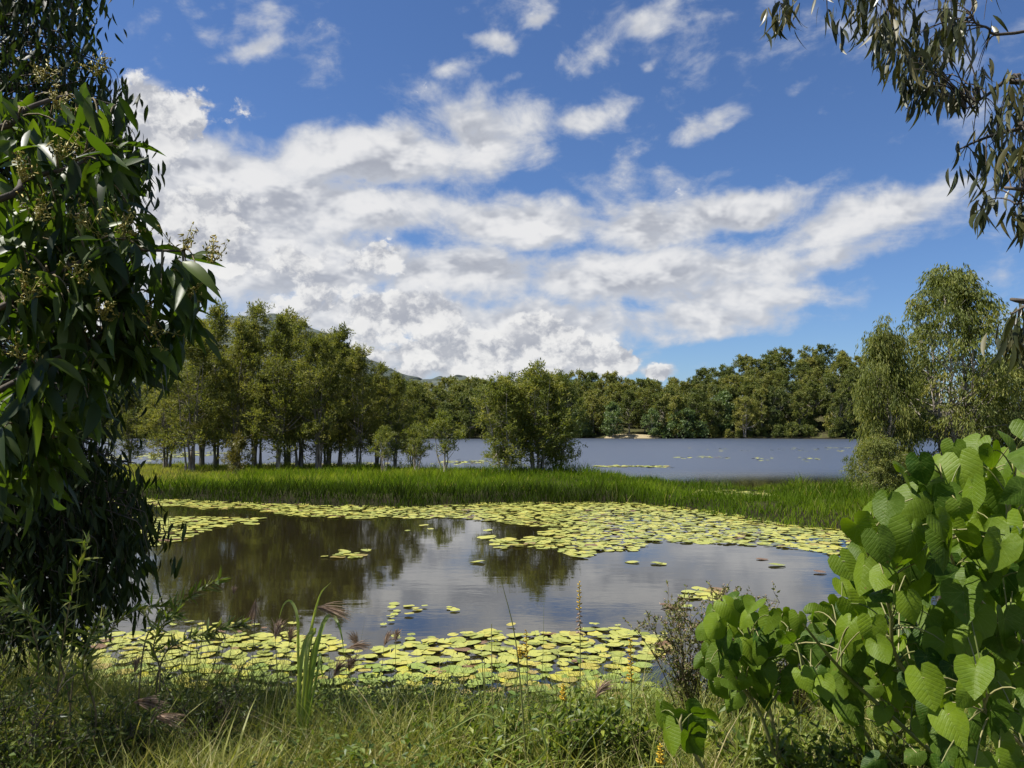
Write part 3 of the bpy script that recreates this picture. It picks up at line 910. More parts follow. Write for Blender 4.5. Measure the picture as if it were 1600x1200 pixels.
for poly, gap, pr in NEAR:
    pts = pad_points(poly_w(poly), gap, rng, lambda x, y: (height(x, y) < .02) & (vnoise(x, y, .6, 14) < .2 + .8 * pr))
    near.append(np.hstack([pts, np.full((len(pts), 1), gap * (1.0 if pr > .5 else .5))]))
near = np.vstack(near)
near = near[np.argsort(near[:, 1])]
far = np.vstack(far)
rest = near[300:]
near = near[:300]
pad_meshes = []
for (v, q, t) in shapes:
    m_ = MB(); m_.add(v, q, t)
    pad_meshes.append(m_.mesh('lily_pad', M_PADO))
for (x, y, gp) in near:
    o = link('lily_pad', pad_meshes[rng.integers(8)], None, (x, y, .010 + rng.random() * .018))
    s_ = gp * rng.uniform(.36, .76)
    o.scale = (s_, s_, s_)
    o.rotation_euler = (rng.normal() * .035, rng.normal() * .035, rng.uniform(0, 6.28))
    ppx = 800 + x / y * F_PX
    o['label'] = 'yellow-green lily pad close to the near bank, ' + ('left of the cane grass' if ppx < 480 else 'between cane grass and tallest rattlepod spike' if ppx < 905 else 'right of the tallest rattlepod spike')
    o['category'] = 'lily pad'
    o['group'] = 'lily pads in front of the near bank'
mb = MB()
for (x, y, gp) in np.vstack([far, rest]):
    v, q, t = shapes[rng.integers(8)]
    s_ = gp * rng.uniform(.34, .72); a = rng.uniform(0, 6.28)
    tl = rng.normal(size=2) * .05
    vv = v * s_
    vv = np.stack([vv[:, 0] * math.cos(a) - vv[:, 1] * math.sin(a) + x, vv[:, 0] * math.sin(a) + vv[:, 1] * math.cos(a) + y, vv[:, 2] + vv[:, 0] * tl[0] + vv[:, 1] * tl[1] + .010 + rng.random() * .02], -1)
    mb.add(vv, q, t, tint=np.clip(rng.normal(.45, .2), 0, 1) if rng.random() > .03 else 1.0)
stuff(link('lily_pad_carpet', mb.mesh('lily_pad_carpet', M_PAD)), 'carpet of yellow-green lily pads along the island and out on the lake', 'lily pads')

# ------------------------------------------------------------------ near leaves


def lance_mesh(name, mat, bend, fold, sick, seg=6, wide=.28):
    """lance-shaped leaf along +X, length 1, three columns with a fold along the midrib"""
    t = np.linspace(0, 1, seg + 1)
    w = wide * .5 * np.sin(np.pi * np.clip(t, 0, 1) ** .75) ** .9
    w[0] = .012; w[-1] = .002
    cx = t; cyy = sick * t * (1 - t) * 1.6; cz = -bend * t ** 2
    v = []
    for a in range(seg + 1):
        v += [(cx[a], cyy[a] + w[a], cz[a] + w[a] * fold), (cx[a], cyy[a], cz[a]), (cx[a], cyy[a] - w[a], cz[a] + w[a] * fold)]
    q = []
    for a in range(seg):
        q += [(a * 3, a * 3 + 1, a * 3 + 4, a * 3 + 3), (a * 3 + 1, a * 3 + 2, a * 3 + 5, a * 3 + 4)]
    m_ = MB(); m_.add(v, q)
    return np.array(v), q, m_.mesh(name, mat)


def frame(D, Nn):
    D = unit(D); Yx = unit(np.cross(Nn, D)); Zx = np.cross(D, Yx)
    return np.stack([D, Yx, Zx], -1)


def put_leaf(name, me, parent, base, p, D, Nn, s):
    Rm_ = frame(D, Nn)
    o = bpy.data.objects.new(name, me)
    COL.objects.link(o)
    o.parent = parent
    M4 = Matrix([[*(Rm_[r] * s), float(p[r] - base[r])] for r in range(3)] + [[0, 0, 0, 1]])
    o.matrix_local = M4
    return o


def leafy_tree(root, base, leaves, variants, leafname, massname, massmat, limit=300):
    """leaves: list of (p, D, N, s, tint); the ones that show largest become parts, the rest one mass"""
    def show(l):
        c = l[0] + unit(l[1]) * l[3] * .5
        if c[1] < .3:
            return -1
        px_, py_ = 800 + c[0] / c[1] * F_PX, 670 - (c[2] - CAM_H) / c[1] * F_PX
        return l[3] / c[1] if (-20 < px_ < 1620 and -20 < py_ < 1220) else -1
    leaves = sorted(leaves, key=show, reverse=True)
    for l in leaves[:limit]:
        vs = variants[hash_i(l[0]) % len(variants)]
        put_leaf(leafname, vs[2], root, base, l[0], l[1], l[2], l[3])
    if len(leaves) > limit:
        m_ = MB()
        for l in leaves[limit:]:
            vs = variants[hash_i(l[0]) % len(variants)]
            v = (vs[0] * l[3]) @ frame(l[1], l[2]).T + l[0]
            m_.add(v, vs[1], tint=l[4])
        stuff(link(massname, m_.mesh(massname, massmat, origin=base), root))


def hash_i(p):
    return int(abs(p[0] * 7919 + p[1] * 104729 + p[2] * 1299709) * 10) & 0xffff


ACA = [(0.018, 0.034, 0.007), (0.038, 0.066, 0.010), (0.090, 0.128, 0.018)]
M_ACA = leaf_mat('acacia_leaf', ACA, (1.9, 2.1, .4), .38, .46, .35, obj=1.0)
M_ACAM = leaf_mat('acacia_leaf_mass', ACA, (1.9, 2.1, .4), .38, .46, .35)
DK = [(0.012, 0.022, 0.006), (0.024, 0.040, 0.009), (0.044, 0.062, 0.013)]
M_DK = leaf_mat('dark_leaf', DK, (1.5, 1.7, .6), .22, .5, .2, obj=1.0)
M_DKM = leaf_mat('dark_leaf_mass', DK, (1.5, 1.7, .6), .22, .5, .2)
M_BUD = leaf_mat('flower_spray', [(0.24, 0.24, 0.05), (0.46, 0.36, 0.09)], (1.2, 1.1, .6), .2)

# --- broad-leaved acacia close by on the left
rng = np.random.default_rng(41)
ACV = [lance_mesh('leaf', M_ACA, b, f, s, 6, w) for b, f, s, w in [(.18, .35, .14, .25), (.32, .25, -.16, .22), (.10, .5, .22, .27), (.5, .3, .05, .24), (.28, .15, -.25, .20)]]
base = np.array([-3.3, 2.3, .85])
aca = thing('acacia_tree', 'broad-leaved acacia with pale flower sprays reaching in from the left edge', 'tree', tuple(base))
tr = MB()
tube(tr, spline([base + [0, 0, -.2], base + [.05, .1, .9], base + [.15, .15, 2.0], base + [.1, .3, 3.4]], 14), np.linspace(.10, .045, 14), 8)
link('trunk', tr.mesh('trunk', M_BARK, origin=base), aca)
BOUGHS = [
    [(base + [.05, .1, .9]), at(-60, 640, 2.7), at(90, 560, 2.75), at(200, 500, 2.8), at(290, 430, 2.8)],
    [(base + [.1, .12, 1.3]), at(-80, 520, 2.6), at(60, 440, 2.65), at(170, 395, 2.7), at(285, 392, 2.7)],
    [(base + [.15, .15, 2.0]), at(-60, 330, 2.5), at(40, 280, 2.6), at(110, 262, 2.7), at(150, 240, 2.8)],
    [(base + [.12, .2, 2.5]), at(-60, 210, 2.7), at(40, 170, 2.8), at(110, 150, 2.9), at(180, 165, 3.0)],
    [(base + [.05, .1, .8]), at(-60, 720, 2.7), at(30, 680, 2.8), at(80, 690, 2.8)],
    [(base + [.12, .12, 1.5]), at(-80, 400, 2.9), at(70, 345, 3.0), at(160, 330, 3.1), at(205, 300, 3.2)],
]
bl = [spline(b, 16) for b in BOUGHS]
for b in bl:
    m_ = MB(); tube(m_, b, np.linspace(.015, .004, 16), 6)
    link('branch', m_.mesh('branch', M_BARK, origin=base), aca)
allb = np.vstack([b[4:] for b in bl])
ACREG = [
    ([(-30, 190), (60, 130), (170, 170), (205, 260), (200, 330), (120, 370), (-30, 420)], 70, 2.6, 3.2),
    ([(-30, 400), (120, 360), (230, 380), (300, 390), (325, 440), (300, 520), (240, 600), (110, 650), (-30, 700)], 120, 2.55, 3.0),
    ([(-30, 640), (110, 640), (120, 720), (60, 770), (-30, 780)], 24, 2.7, 3.1),
]
leaves = []
twigs = MB()
for poly, n_, d0, d1 in ACREG:
    for (x, y) in pick_in(poly, n_, rng):
        p = at(x, y, rng.uniform(d0, d1))
        j = np.argmin(np.linalg.norm(allb - p, axis=1) + rng.uniform(0, .05, len(allb)))
        s_ = allb[j]
        tube(twigs, bez(s_, (s_ + p) / 2 + [0, 0, .05], p, 5), np.linspace(.005, .002, 5), 4)
        out = unit(p - s_ + rng.normal(size=3) * .1)
        for _ in range(rng.integers(5, 10)):
            D = out * .45 + rdir(rng, 1)[0] * .55 + np.array([.1, 0, -.62])
            leaves.append((p + rng.normal(size=3) * .02 - out * rng.uniform(0, .12), D, rdir(rng, 1)[0] * .7 + np.array([0, -.25, .75]), rng.uniform(.09, .175), rng.random()))
# the twig that stands clear against the sky
for (x, y, dx, dy, s_) in [(250, 385, -.6, .05, .10), (300, 400, .6, .1, .13), (285, 402, .9, -.1, .15), (325, 420, .25, -.9, .10), (310, 430, .1, -1, .13), (300, 440, .3, -.9, .15), (280, 410, .5, -.5, .14), (270, 420, -.1, -1, .14), (258, 400, -.3, -.6, .12), (320, 530, .5, -.6, .12), (305, 510, .7, -.3, .12)]:
    leaves.append((at(x, y, 2.72), np.array([dx, rng.normal() * .2, dy]), np.array([0, -.6, .7]), s_ * .8, rng.random()))
stuff(link('twig', twigs.mesh('twig', M_TWIG, origin=base), aca))
leafy_tree(aca, base, leaves, ACV, 'leaf', 'leaf_mass', M_ACAM)


def spray(parent, base, p, up_, s, rng):
    m_ = MB()
    for _ in range(7):
        d_ = unit(up_ + rng.normal(size=3) * .45)
        q_ = p + d_ * s * rng.uniform(.5, 1)
        tube(m_, bez(p, (p + q_) / 2 + rng.normal(size=3) * s * .06, q_, 4), np.linspace(.0022, .0012, 4), 3, tint=.2)
        for u in np.linspace(.3, 1.05, 8):
            c_ = p + (q_ - p) * u + rng.normal(size=3) * .007
            tube(m_, [c_, c_ + rdir(rng, 1)[0] * .009, c_ + rdir(rng, 1)[0] * .012], [.0012, .0030, .0008], 4, tint=rng.random())
    link('flower_spray', m_.mesh('flower_spray', M_BUD, origin=base), parent)


for (x, y, d_, ux, uz) in [(285, 395, 2.7, .35, .9), (330, 412, 2.7, .3, .9), (95, 250, 2.55, -.1, .9), (35, 285, 2.5, .3, .8), (55, 345, 2.5, .3, .9), (140, 360, 2.6, .2, .9), (45, 470, 2.5, -.2, .9), (160, 500, 2.6, .3, .6), (235, 512, 2.6, .4, .6), (125, 440, 2.55, .1, .9), (190, 370, 2.6, .5, .8), (60, 130, 2.8, .2, .9), (85, 170, 2.7, .2, .9), (150, 120, 2.9, .2, .9), (280, 470, 2.65, .6, .3), (30, 560, 2.6, .2, .7)]:
    spray(aca, base, at(x, y, d_), np.array([ux, -.1, uz]), .105, rng)

# --- dark tree with hanging leaves behind it
rng = np.random.default_rng(43)
DKV = [lance_mesh('leaf', M_DK, b, f, s, 4, w) for b, f, s, w in [(.15, .3, .15, .24), (.3, .2, -.15, .22), (.1, .4, .2, .26), (.35, .25, .0, .22)]]
base = np.array([-4.9, 6.6, float(height(np.array([-4.9]), np.array([6.6]))[0])])
dkt = thing('drooping_tree', 'dark tree with hanging leaves filling the left edge down to the water', 'tree', tuple(base))
tr = MB()
TRK = spline([base + [0, 0, -.3], base + [.1, 0, 1.2], base + [-.05, .1, 3.0], base + [.1, 0, 5.0], base + [.2, 0, 7.4]], 20)
tube(tr, TRK, np.linspace(.17, .05, 20), 9)
link('trunk', tr.mesh('trunk', M_BARK, origin=base), dkt)
DKREG = [  # polygon, twigs, nearest and farthest distance
    ([(-60, -120), (150, -120), (140, 60), (120, 100), (-60, 130)], 110, 5.6, 7.6),
    ([(-60, 110), (170, 100), (200, 200), (225, 260), (215, 380), (200, 420), (-60, 420)], 170, 5.6, 7.2),
    ([(-60, 420), (240, 420), (240, 600), (-60, 640)], 90, 5.8, 7.2),
    ([(-60, 600), (160, 590), (170, 660), (150, 740), (-60, 780)], 95, 5.4, 7.0),
    ([(-60, 760), (150, 740), (215, 755), (232, 800), (225, 840), (-60, 860)], 120, 5.6, 6.9),
    ([(-60, 840), (225, 830), (250, 850), (205, 900), (195, 945), (-60, 950)], 110, 5.6, 6.9),
    ([(-60, 940), (190, 930), (150, 985), (60, 1010), (-60, 1010)], 50, 5.6, 6.6),
]
leaves = []
tw = MB()
for poly, n_, d0, d1 in DKREG:
    for (x, y) in pick_in(poly, n_, rng):
        p = at(x, y, rng.uniform(d0, d1))
        j = int(np.clip(np.searchsorted(TRK[:, 2], p[2] + rng.uniform(-.3, .5)), 2, 19))
        s_ = TRK[j]
        topn = p + np.array([-.05, 0, .28])
        mid = (s_ + topn) / 2 + np.array([0, 0, .22])
        tube(tw, bez(s_, mid, topn, 6), np.linspace(.014, .004, 6), 4)
        e = p + np.array([rng.normal() * .06, rng.normal() * .06, -.14])
        tube(tw, bez(topn, topn + [.05, 0, .0], e, 4), np.linspace(.004, .0015, 4), 3)
        for u in rng.random(rng.integers(16, 25)):
            q_ = topn + (e - topn) * u + rng.normal(size=3) * np.array([.10, .10, .05])
            D = rdir(rng, 1)[0] * .5 + np.array([0, 0, -.9])
            leaves.append((q_, D, rdir(rng, 1)[0], rng.uniform(.085, .16), rng.random()))
for _ in range(150):  # unseen crown beyond the left edge, added to shade the lower-left bank
    d3 = rdir(rng, 1)[0] * rng.random() ** .33
    p = np.array([-4.7, 4.7, 5.0]) + d3 * np.array([1.5, 2.1, 1.5])
    if p[0] / p[1] > -.74 and p[2] < CAM_H + p[1] * .62:
        continue
    j = int(np.clip(np.searchsorted(TRK[:, 2], p[2] - .6), 6, 19))
    tube(tw, bez(TRK[j], (TRK[j] + p) / 2 + np.array([0, 0, .3]), p, 6), np.linspace(.016, .004, 6), 4)
    for _k in range(22):
        q_ = p + rng.normal(size=3) * np.array([.22, .22, .16])
        if q_[0] / q_[1] > -.70 and q_[2] < CAM_H + q_[1] * .60:
            continue
        leaves.append((q_, rdir(rng, 1)[0] * .5 + np.array([0, 0, -.9]), rdir(rng, 1)[0], rng.uniform(.10, .18), rng.random()))
stuff(link('branch', tw.mesh('branch', M_BARK, origin=base), dkt))
leafy_tree(dkt, base, leaves, DKV, 'leaf', 'leaf_mass', M_DKM)

# --- eucalypt whose twigs hang into the top right corner
rng = np.random.default_rng(45)
EU = [(0.025, 0.032, 0.010), (0.050, 0.058, 0.016), (0.115, 0.10, 0.035)]
M_EU = leaf_mat('gum_leaf', EU, (1.4, 1.4, .7), .2, .5, .3, obj=1.0)
M_EUM = leaf_mat('gum_leaf_mass', EU, (1.4, 1.4, .7), .2, .38, .5)
EUV = [lance_mesh('leaf', M_EU, b, f, s, 5, w) for b, f, s, w in [(.1, .2, .22, .17), (.25, .2, -.25, .16), (.05, .3, .1, .19), (.3, .1, .3, .15)]]
base = np.array([4.4, 2.6, .95])
gum = thing('gum_tree', 'gum tree with narrow leaves hanging into the upper right corner', 'tree', tuple(base))
m_ = MB()
tube(m_, spline([base + [0, 0, -.3], base + [.0, .1, 1.5], base + [-.1, .3, 3.0], base + [-.2, .6, 4.6], base + [-.3, .9, 5.6]], 16), np.linspace(.16, .06, 16), 9)
link('trunk', m_.mesh('trunk', M_PALEBARK, origin=base), gum)
GB = [
    [base + [-.2, .6, 4.4], at(1640, -60, 3.6), at(1500, -40, 3.5), at(1380, -35, 3.5), at(1290, -30, 3.5)],
    [base + [-.15, .4, 3.6], at(1650, 40, 3.4), at(1540, 42, 3.4), at(1515, 22, 3.4)],
    [base + [-.1, .3, 2.9], at(1660, 130, 3.2), at(1590, 118, 3.25), at(1540, 150, 3.3), at(1510, 170, 3.3)],
    [base + [-.1, .3, 2.7], at(1680, 190, 3.2), at(1600, 200, 3.2), at(1540, 215, 3.25), at(1495, 235, 3.3)],
    [base + [-.05, .2, 2.2], at(1660, 300, 3.0), at(1605, 300, 3.05), at(1590, 320, 3.1)],
    [base + [-.02, .1, 1.6], at(1680, 480, 2.9), at(1610, 478, 3.0), at(1582, 490, 3.0)],
    [at(1380, -35, 3.5), at(1300, -45, 3.5), at(1235, -20, 3.5), at(1225, 10, 3.5)],
]
gl = []
for b in GB:
    s_ = spline(b, 16)
    gl.append(s_)
    m_ = MB(); tube(m_, s_, np.linspace(.016 if len(b) > 4 else .010, .003, 16), 5)
    link('branch', m_.mesh('branch', M_BARK, origin=base), gum)
gall = np.vstack([b[5:] for b in gl])
GREG = [
    ([(1270, -60), (1560, -60), (1540, 60), (1500, 95), (1420, 95), (1390, 60), (1330, 40), (1275, 20)], 50, 3.2, 3.8),
    ([(1400, 60), (1520, 60), (1530, 110), (1490, 150), (1420, 130)], 14, 3.2, 3.6),
    ([(1355, 60), (1400, 50), (1400, 90), (1365, 100)], 6, 3.2, 3.6),
    ([(1205, 10), (1230, 0), (1240, 25), (1212, 35)], 5, 3.4, 3.6),
    ([(1530, 150), (1620, 110), (1620, 250), (1560, 270), (1500, 250), (1510, 215)], 22, 3.0, 3.5),
    ([(1530, 300), (1545, 300), (1545, 325), (1530, 325)], 3, 3.2, 3.3), ([(1585, 270), (1620, 270), (1620, 340), (1590, 345)], 6, 3.1, 3.3),
    ([(1575, 470), (1620, 470), (1620, 540), (1580, 530)], 7, 3.0, 3.2), ([(1415, 120), (1460, 115), (1460, 140), (1420, 145)], 4, 3.3, 3.4),
    ([(1500, 130), (1525, 125), (1525, 150), (1505, 150)], 3, 3.3, 3.4),
]
leaves = []
tw = MB()
for poly, n_, d0, d1 in GREG:
    for (x, y) in pick_in(poly, n_, rng):
        p = at(x, y, rng.uniform(d0, d1))
        j = np.argmin(np.linalg.norm(gall - p, axis=1) + rng.uniform(0, .06, len(gall)))
        s_ = gall[j]
        tube(tw, bez(s_, np.array([(s_[0] + p[0]) / 2, (s_[1] + p[1]) / 2, max(s_[2], p[2]) + .03]), p, 6), np.linspace(.0035, .0013, 6), 4)
        for _ in range(rng.integers(6, 12)):
            D = rdir(rng, 1)[0] * .42 + np.array([-.05, 0, -.9])
            leaves.append((p + rng.normal(size=3) * np.array([.03, .03, .035]), D, rdir(rng, 1)[0], rng.uniform(.075, .135), rng.random()))
stuff(link('twig', tw.mesh('twig', M_BARK, origin=base), gum))
leafy_tree(gum, base, leaves, EUV, 'leaf', 'leaf_mass', M_EUM)

# ------------------------------------------------------------------ heart-leaved shrub at the right
M_HEART, k = new_mat('heart_leaf')
t = k.n('ShaderNodeTexCoord')
s = k.n('ShaderNodeSeparateXYZ', i0=t.outputs['Object'])
oi = k.n('ShaderNodeObjectInfo').outputs['Random']
ang = k.m('ARCTAN2', k.m('ABSOLUTE', s.outputs[1]), s.outputs[0])
rad = k.m('SQRT', k.m('ADD', k.m('MULTIPLY', s.outputs[0], s.outputs[0]), k.m('MULTIPLY', s.outputs[1], s.outputs[1])))
fa = k.m('ABSOLUTE', k.m('SUBTRACT', k.m('FRACT', k.m('ADD', k.m('DIVIDE', ang, .68), .5)), .5))     # main ribs fanning out from the stalk
rib = k.ss(k.m('MULTIPLY', fa, rad), .009, .002)
sec = k.m('FRACT', k.m('MULTIPLY', k.m('SUBTRACT', s.outputs[0], k.m('MULTIPLY', k.m('ABSOLUTE', s.outputs[1]), .75)), 8.5))      # side veins
sec = k.m('ABSOLUTE', k.m('SUBTRACT', sec, .5))
rib = k.m('MAXIMUM', rib, k.ss(sec, .06, .015, 0, .22))
n = k.n('ShaderNodeTexNoise', Vector=t.outputs['Object'], Scale=5.0, Detail=5.0, Roughness=.6)
c = k.mix(oi, (0.022, 0.060, 0.005, 1), (0.140, 0.205, 0.010, 1))
c = k.mix(k.ss(n.outputs[0], .45, .7, 0, .4), c, (0.12, 0.19, 0.03, 1))
spot = k.n('ShaderNodeTexNoise', {'noise_dimensions': '4D'}, Vector=t.outputs['Object'], W=k.m('MULTIPLY', oi, 40.0), Scale=7.0, Detail=4.0, Roughness=.7)
c = k.mix(k.ss(k.m('ADD', spot.outputs[0], k.m('MULTIPLY', rad, .16)), .70, .78), c, (0.16, 0.11, 0.03, 1))
c = k.mix(k.m('MULTIPLY', rib, .40), c, (0.24, 0.30, 0.08, 1))
hb = k.m('ADD', k.m('MULTIPLY', k.ss(sec, 0.0, .25), .006), k.m('MULTIPLY', n, .03))
b = k.n('ShaderNodeBump', Strength=.35, Distance=.3, Height=hb)
p = k.n('ShaderNodeBsdfPrincipled', Base_Color=c, Roughness=.5, Normal=b)
p.inputs['Specular IOR Level'].default_value = .22
tm = k.n('ShaderNodeMix', {'data_type': 'RGBA', 'blend_type': 'MULTIPLY'})
k.put(tm, 'i0', 1.0); k.put(tm, 'i6', c); k.put(tm, 'i7', (1.9, 2.0, .5, 1))
k.n('ShaderNodeOutputMaterial', Surface=k.n('ShaderNodeMixShader', i0=.38, i1=p, i2=k.n('ShaderNodeBsdfTranslucent', Color=tm.outputs[2])))


def heart(seed):
    rng = np.random.default_rng(seed)
    th = np.array([-180, -165, -145, -120, -90, -60, -35, -15, 0, 15, 35, 60, 90, 120, 145, 165, 180]) * np.pi / 180
    r0 = np.array([.14, .36, .46, .48, .47, .50, .57, .68, .84, .68, .57, .50, .47, .48, .46, .36, .14])
    r0 = r0 * (1 + rng.normal(size=17) * .02)
    r0[-1] = r0[0]
    v = [(0, 0, 0)]
    fold = rng.uniform(-.45, .5)
    cup, tip, asym, roll = rng.uniform(-.2, 1.0), rng.uniform(.1, .9), rng.normal() * .1, rng.uniform(-.12, .12)
    for f in (.5, 1.0):
        for i, (a, r) in enumerate(zip(th, r0)):
            x, y = r * f * math.cos(a), r * f * math.sin(a)
            z = -cup * y * y - tip * max(x, 0) ** 2 + asym * y + fold * abs(y) + .004 * f * (-1) ** i + (roll * math.sin(a * 2 + seed) + rng.normal() * .012) * f * f
            v.append((x, y, z))
    t = [(0, i + 1, i + 2) for i in range(16)]
    q = [(i + 1, 18 + i, 19 + i, i + 2) for i in range(16)]
    m_ = MB(); m_.add(v, q, t)
    return m_.mesh('leaf', M_HEART)


rng = np.random.default_rng(47)
HV = [heart(300 + s) for s in range(14)]


def heart_shrub(label, base, regions, stems, rng):
    root = thing('heart_leaf_shrub', label, 'shrub', tuple(base))
    pts = []
    for s_ in stems:
        l = spline(s_, 14)
        pts.append(l)
        m_ = MB(); tube(m_, l, np.linspace(.011, .004, 14), 6, tint=rng.random())
        link('stem', m_.mesh('stem', M_STALK, origin=base), root)
    pts = np.vstack(pts)
    cnt = 0
    pet = MB()
    for poly, n_, gap, d0, d1, s0, s1 in regions:
        for (x, y) in spread_in(poly, n_, gap, rng):
            dep = rng.uniform(d0, d1)
            p = at(x, y, dep)
            j = np.argmin(np.linalg.norm(pts - p + np.array([0, 0, .1]), axis=1) + rng.uniform(0, .12, len(pts)))
            s_ = pts[j]
            tube(pet, bez(s_, (s_ + p) / 2 + [0, 0, .06], p, 6), np.linspace(.0034, .002, 6), 5, tint=rng.random())
            D = np.array([rng.normal() * .45 - .12, rng.normal() * .3 - .25, -.75 + rng.normal() * .3])
            Nn = np.array([-.35 + rng.normal() * .35, -.55 + rng.normal() * .35, .62 + rng.normal() * .25])
            o = put_leaf('leaf', HV[rng.integers(14)], root, base, p, D, Nn, rng.uniform(s0, s1))
            cnt += 1
    stuff(link('leaf_stalk', pet.mesh('leaf_stalk', M_STALK, origin=base), root))
    return cnt


b0 = np.array([2.35, 3.2, .88])
nl = heart_shrub('large shrub of big glossy heart-shaped leaves filling the right edge', b0, [
    ([(1420, 725), (1480, 695), (1560, 680), (1640, 655), (1640, 900), (1480, 900), (1350, 900), (1330, 830), (1380, 780)], 105, 27, 2.75, 3.4, .095, .168),
    ([(1330, 820), (1640, 840), (1640, 1010), (1330, 1010), (1310, 900)], 80, 28, 2.8, 3.5, .09, .16),
    ([(1440, 990), (1640, 980), (1640, 1220), (1440, 1220)], 46, 32, 2.6, 3.3, .08, .13),
    ([(1400, 740), (1640, 700), (1640, 1120), (1400, 1100)], 66, 26, 3.5, 4.0, .13, .19),
], [
    [b0, b0 + [-.1, -.05, .5], at(1500, 900, 3.1), at(1470, 740, 3.0)],
    [b0 + [.15, .1, 0], b0 + [.15, 0, .6], at(1590, 880, 3.1), at(1590, 700, 3.0)],
    [b0 + [-.2, 0, 0], at(1420, 1060, 3.2), at(1390, 950, 3.1), at(1350, 850, 3.0)],
    [b0 + [-.3, .05, 0], at(1360, 1090, 3.3), at(1300, 1030, 3.2), at(1255, 975, 3.1)],
    [b0 + [.2, -.4, -.05], at(1580, 1150, 2.8), at(1540, 1080, 2.75)],
    [b0 + [.1, .5, 0], at(1560, 900, 3.6), at(1520, 760, 3.6)],
], rng)
b3 = np.array([1.75, 3.55, .80])
heart_shrub('lower heart-leaved shrub spreading between the small shoot and the large shrub', b3, [
    ([(1215, 970), (1270, 945), (1330, 930), (1400, 950), (1460, 1000), (1460, 1080), (1380, 1110), (1260, 1080)], 90, 22, 3.2, 3.9, .075, .14),
    ([(1280, 1060), (1470, 1040), (1470, 1200), (1380, 1210), (1330, 1130)], 34, 28, 3.1, 3.6, .06, .11),
], [[b3, at(1380, 1100, 3.5), at(1330, 1020, 3.5), at(1300, 960, 3.5)], [b3, at(1400, 1100, 3.5), at(1410, 1020, 3.5), at(1400, 970, 3.5)], [b3, at(1330, 1110, 3.5), at(1270, 1060, 3.5), at(1235, 990, 3.5)]], rng)
b1 = np.array([1.28, 3.75, .72])
nl2 = heart_shrub('small heart-leaved shoot standing left of the large shrub', b1, [
    ([(1110, 950), (1150, 930), (1200, 950), (1215, 1000), (1180, 1040), (1130, 1050), (1100, 1010)], 34, 16, 3.5, 3.95, .085, .14),
    ([(1085, 1010), (1140, 1040), (1220, 1040), (1230, 1090), (1120, 1090)], 16, 20, 3.5, 3.8, .07, .11),
    ([(1200, 960), (1270, 950), (1330, 1000), (1330, 1080), (1220, 1080)], 16, 24, 3.6, 4.0, .07, .12),
], [[b1, at(1205, 1120, 3.7), at(1185, 1040, 3.7), at(1160, 950, 3.7)], [b1, at(1190, 1120, 3.7), at(1150, 1060, 3.7), at(1125, 1000, 3.7)]], rng)
b2 = np.array([.98, 3.6, .78])
heart_shrub('tiny heart-leaved seedling low in the bank grass', b2, [([(1030, 1108), (1075, 1098), (1105, 1115), (1075, 1150), (1035, 1140)], 6, 24, 3.4, 3.6, .10, .15)], [[b2, at(1070, 1150, 3.5), at(1065, 1115, 3.5)]], rng)

# ------------------------------------------------------------------ bank cover (stuff)
M_BGR = leaf_mat('bank_grass', [(0.060, 0.088, 0.014), (0.155, 0.190, 0.030), (0.275, 0.275, 0.060), (0.44, 0.37, 0.18)], (1.5, 1.5, .7), .35, .5, .3)
M_HERB = leaf_mat('bank_herb', [(0.045, 0.080, 0.012), (0.120, 0.165, 0.022), (0.235, 0.270, 0.040)], (1.5, 1.6, .6), .32, .45, .35)
rng = np.random.default_rng(51)


def bank_pts(n, dmin):
    gx = rng.uniform(-6.5, 5.5, n); gy = rng.uniform(2.6, 10.5, n)
    d = poly_dist(gx, gy, BANK)
    m_ = (d > dmin) & (np.abs(gx / gy) < .76)
    return gx[m_], gy[m_], d[m_]


mb = MB()
gx, gy, d = bank_pts(150000, -.15)
den = vnoise(gx, gy, .5, 3)
k_ = rng.random(len(gx)) < .25 + .75 * den
gx, gy, d = gx[k_], gy[k_], d[k_]
z = height(gx, gy)
n_ = len(gx)
a = rng.uniform(0, 6.28, n_); lean = rng.uniform(.05, .6, n_)
D = unit(np.stack([np.cos(a) * lean, np.sin(a) * lean, np.ones(n_)], -1))
C = np.stack([np.cos(a), np.sin(a), np.full(n_, -.55)], -1) * rng.uniform(.1, .6, n_)[:, None]
b_ = rng.uniform(0, 6.28, n_)
S = np.stack([np.cos(b_), np.sin(b_), np.zeros(n_)], -1)
hh = (.15 + .62 * vnoise(gx, gy, .75, 6) ** 2) * rng.uniform(.5, 1.5, n_) * np.clip(.6 + (gy - 3) * .14, .55, 1.1)
tint = np.clip(.15 + .55 * vnoise(gx, gy, .7, 9) + rng.normal(size=n_) * .16, 0, .85)
tint = np.where(rng.random(n_) < .07, 1.0, tint)
blades(mb, np.stack([gx, gy, z - .02], -1), D, C, hh, rng.uniform(.0035, .0085, n_), S, [1, .9, .65, .05], tint)
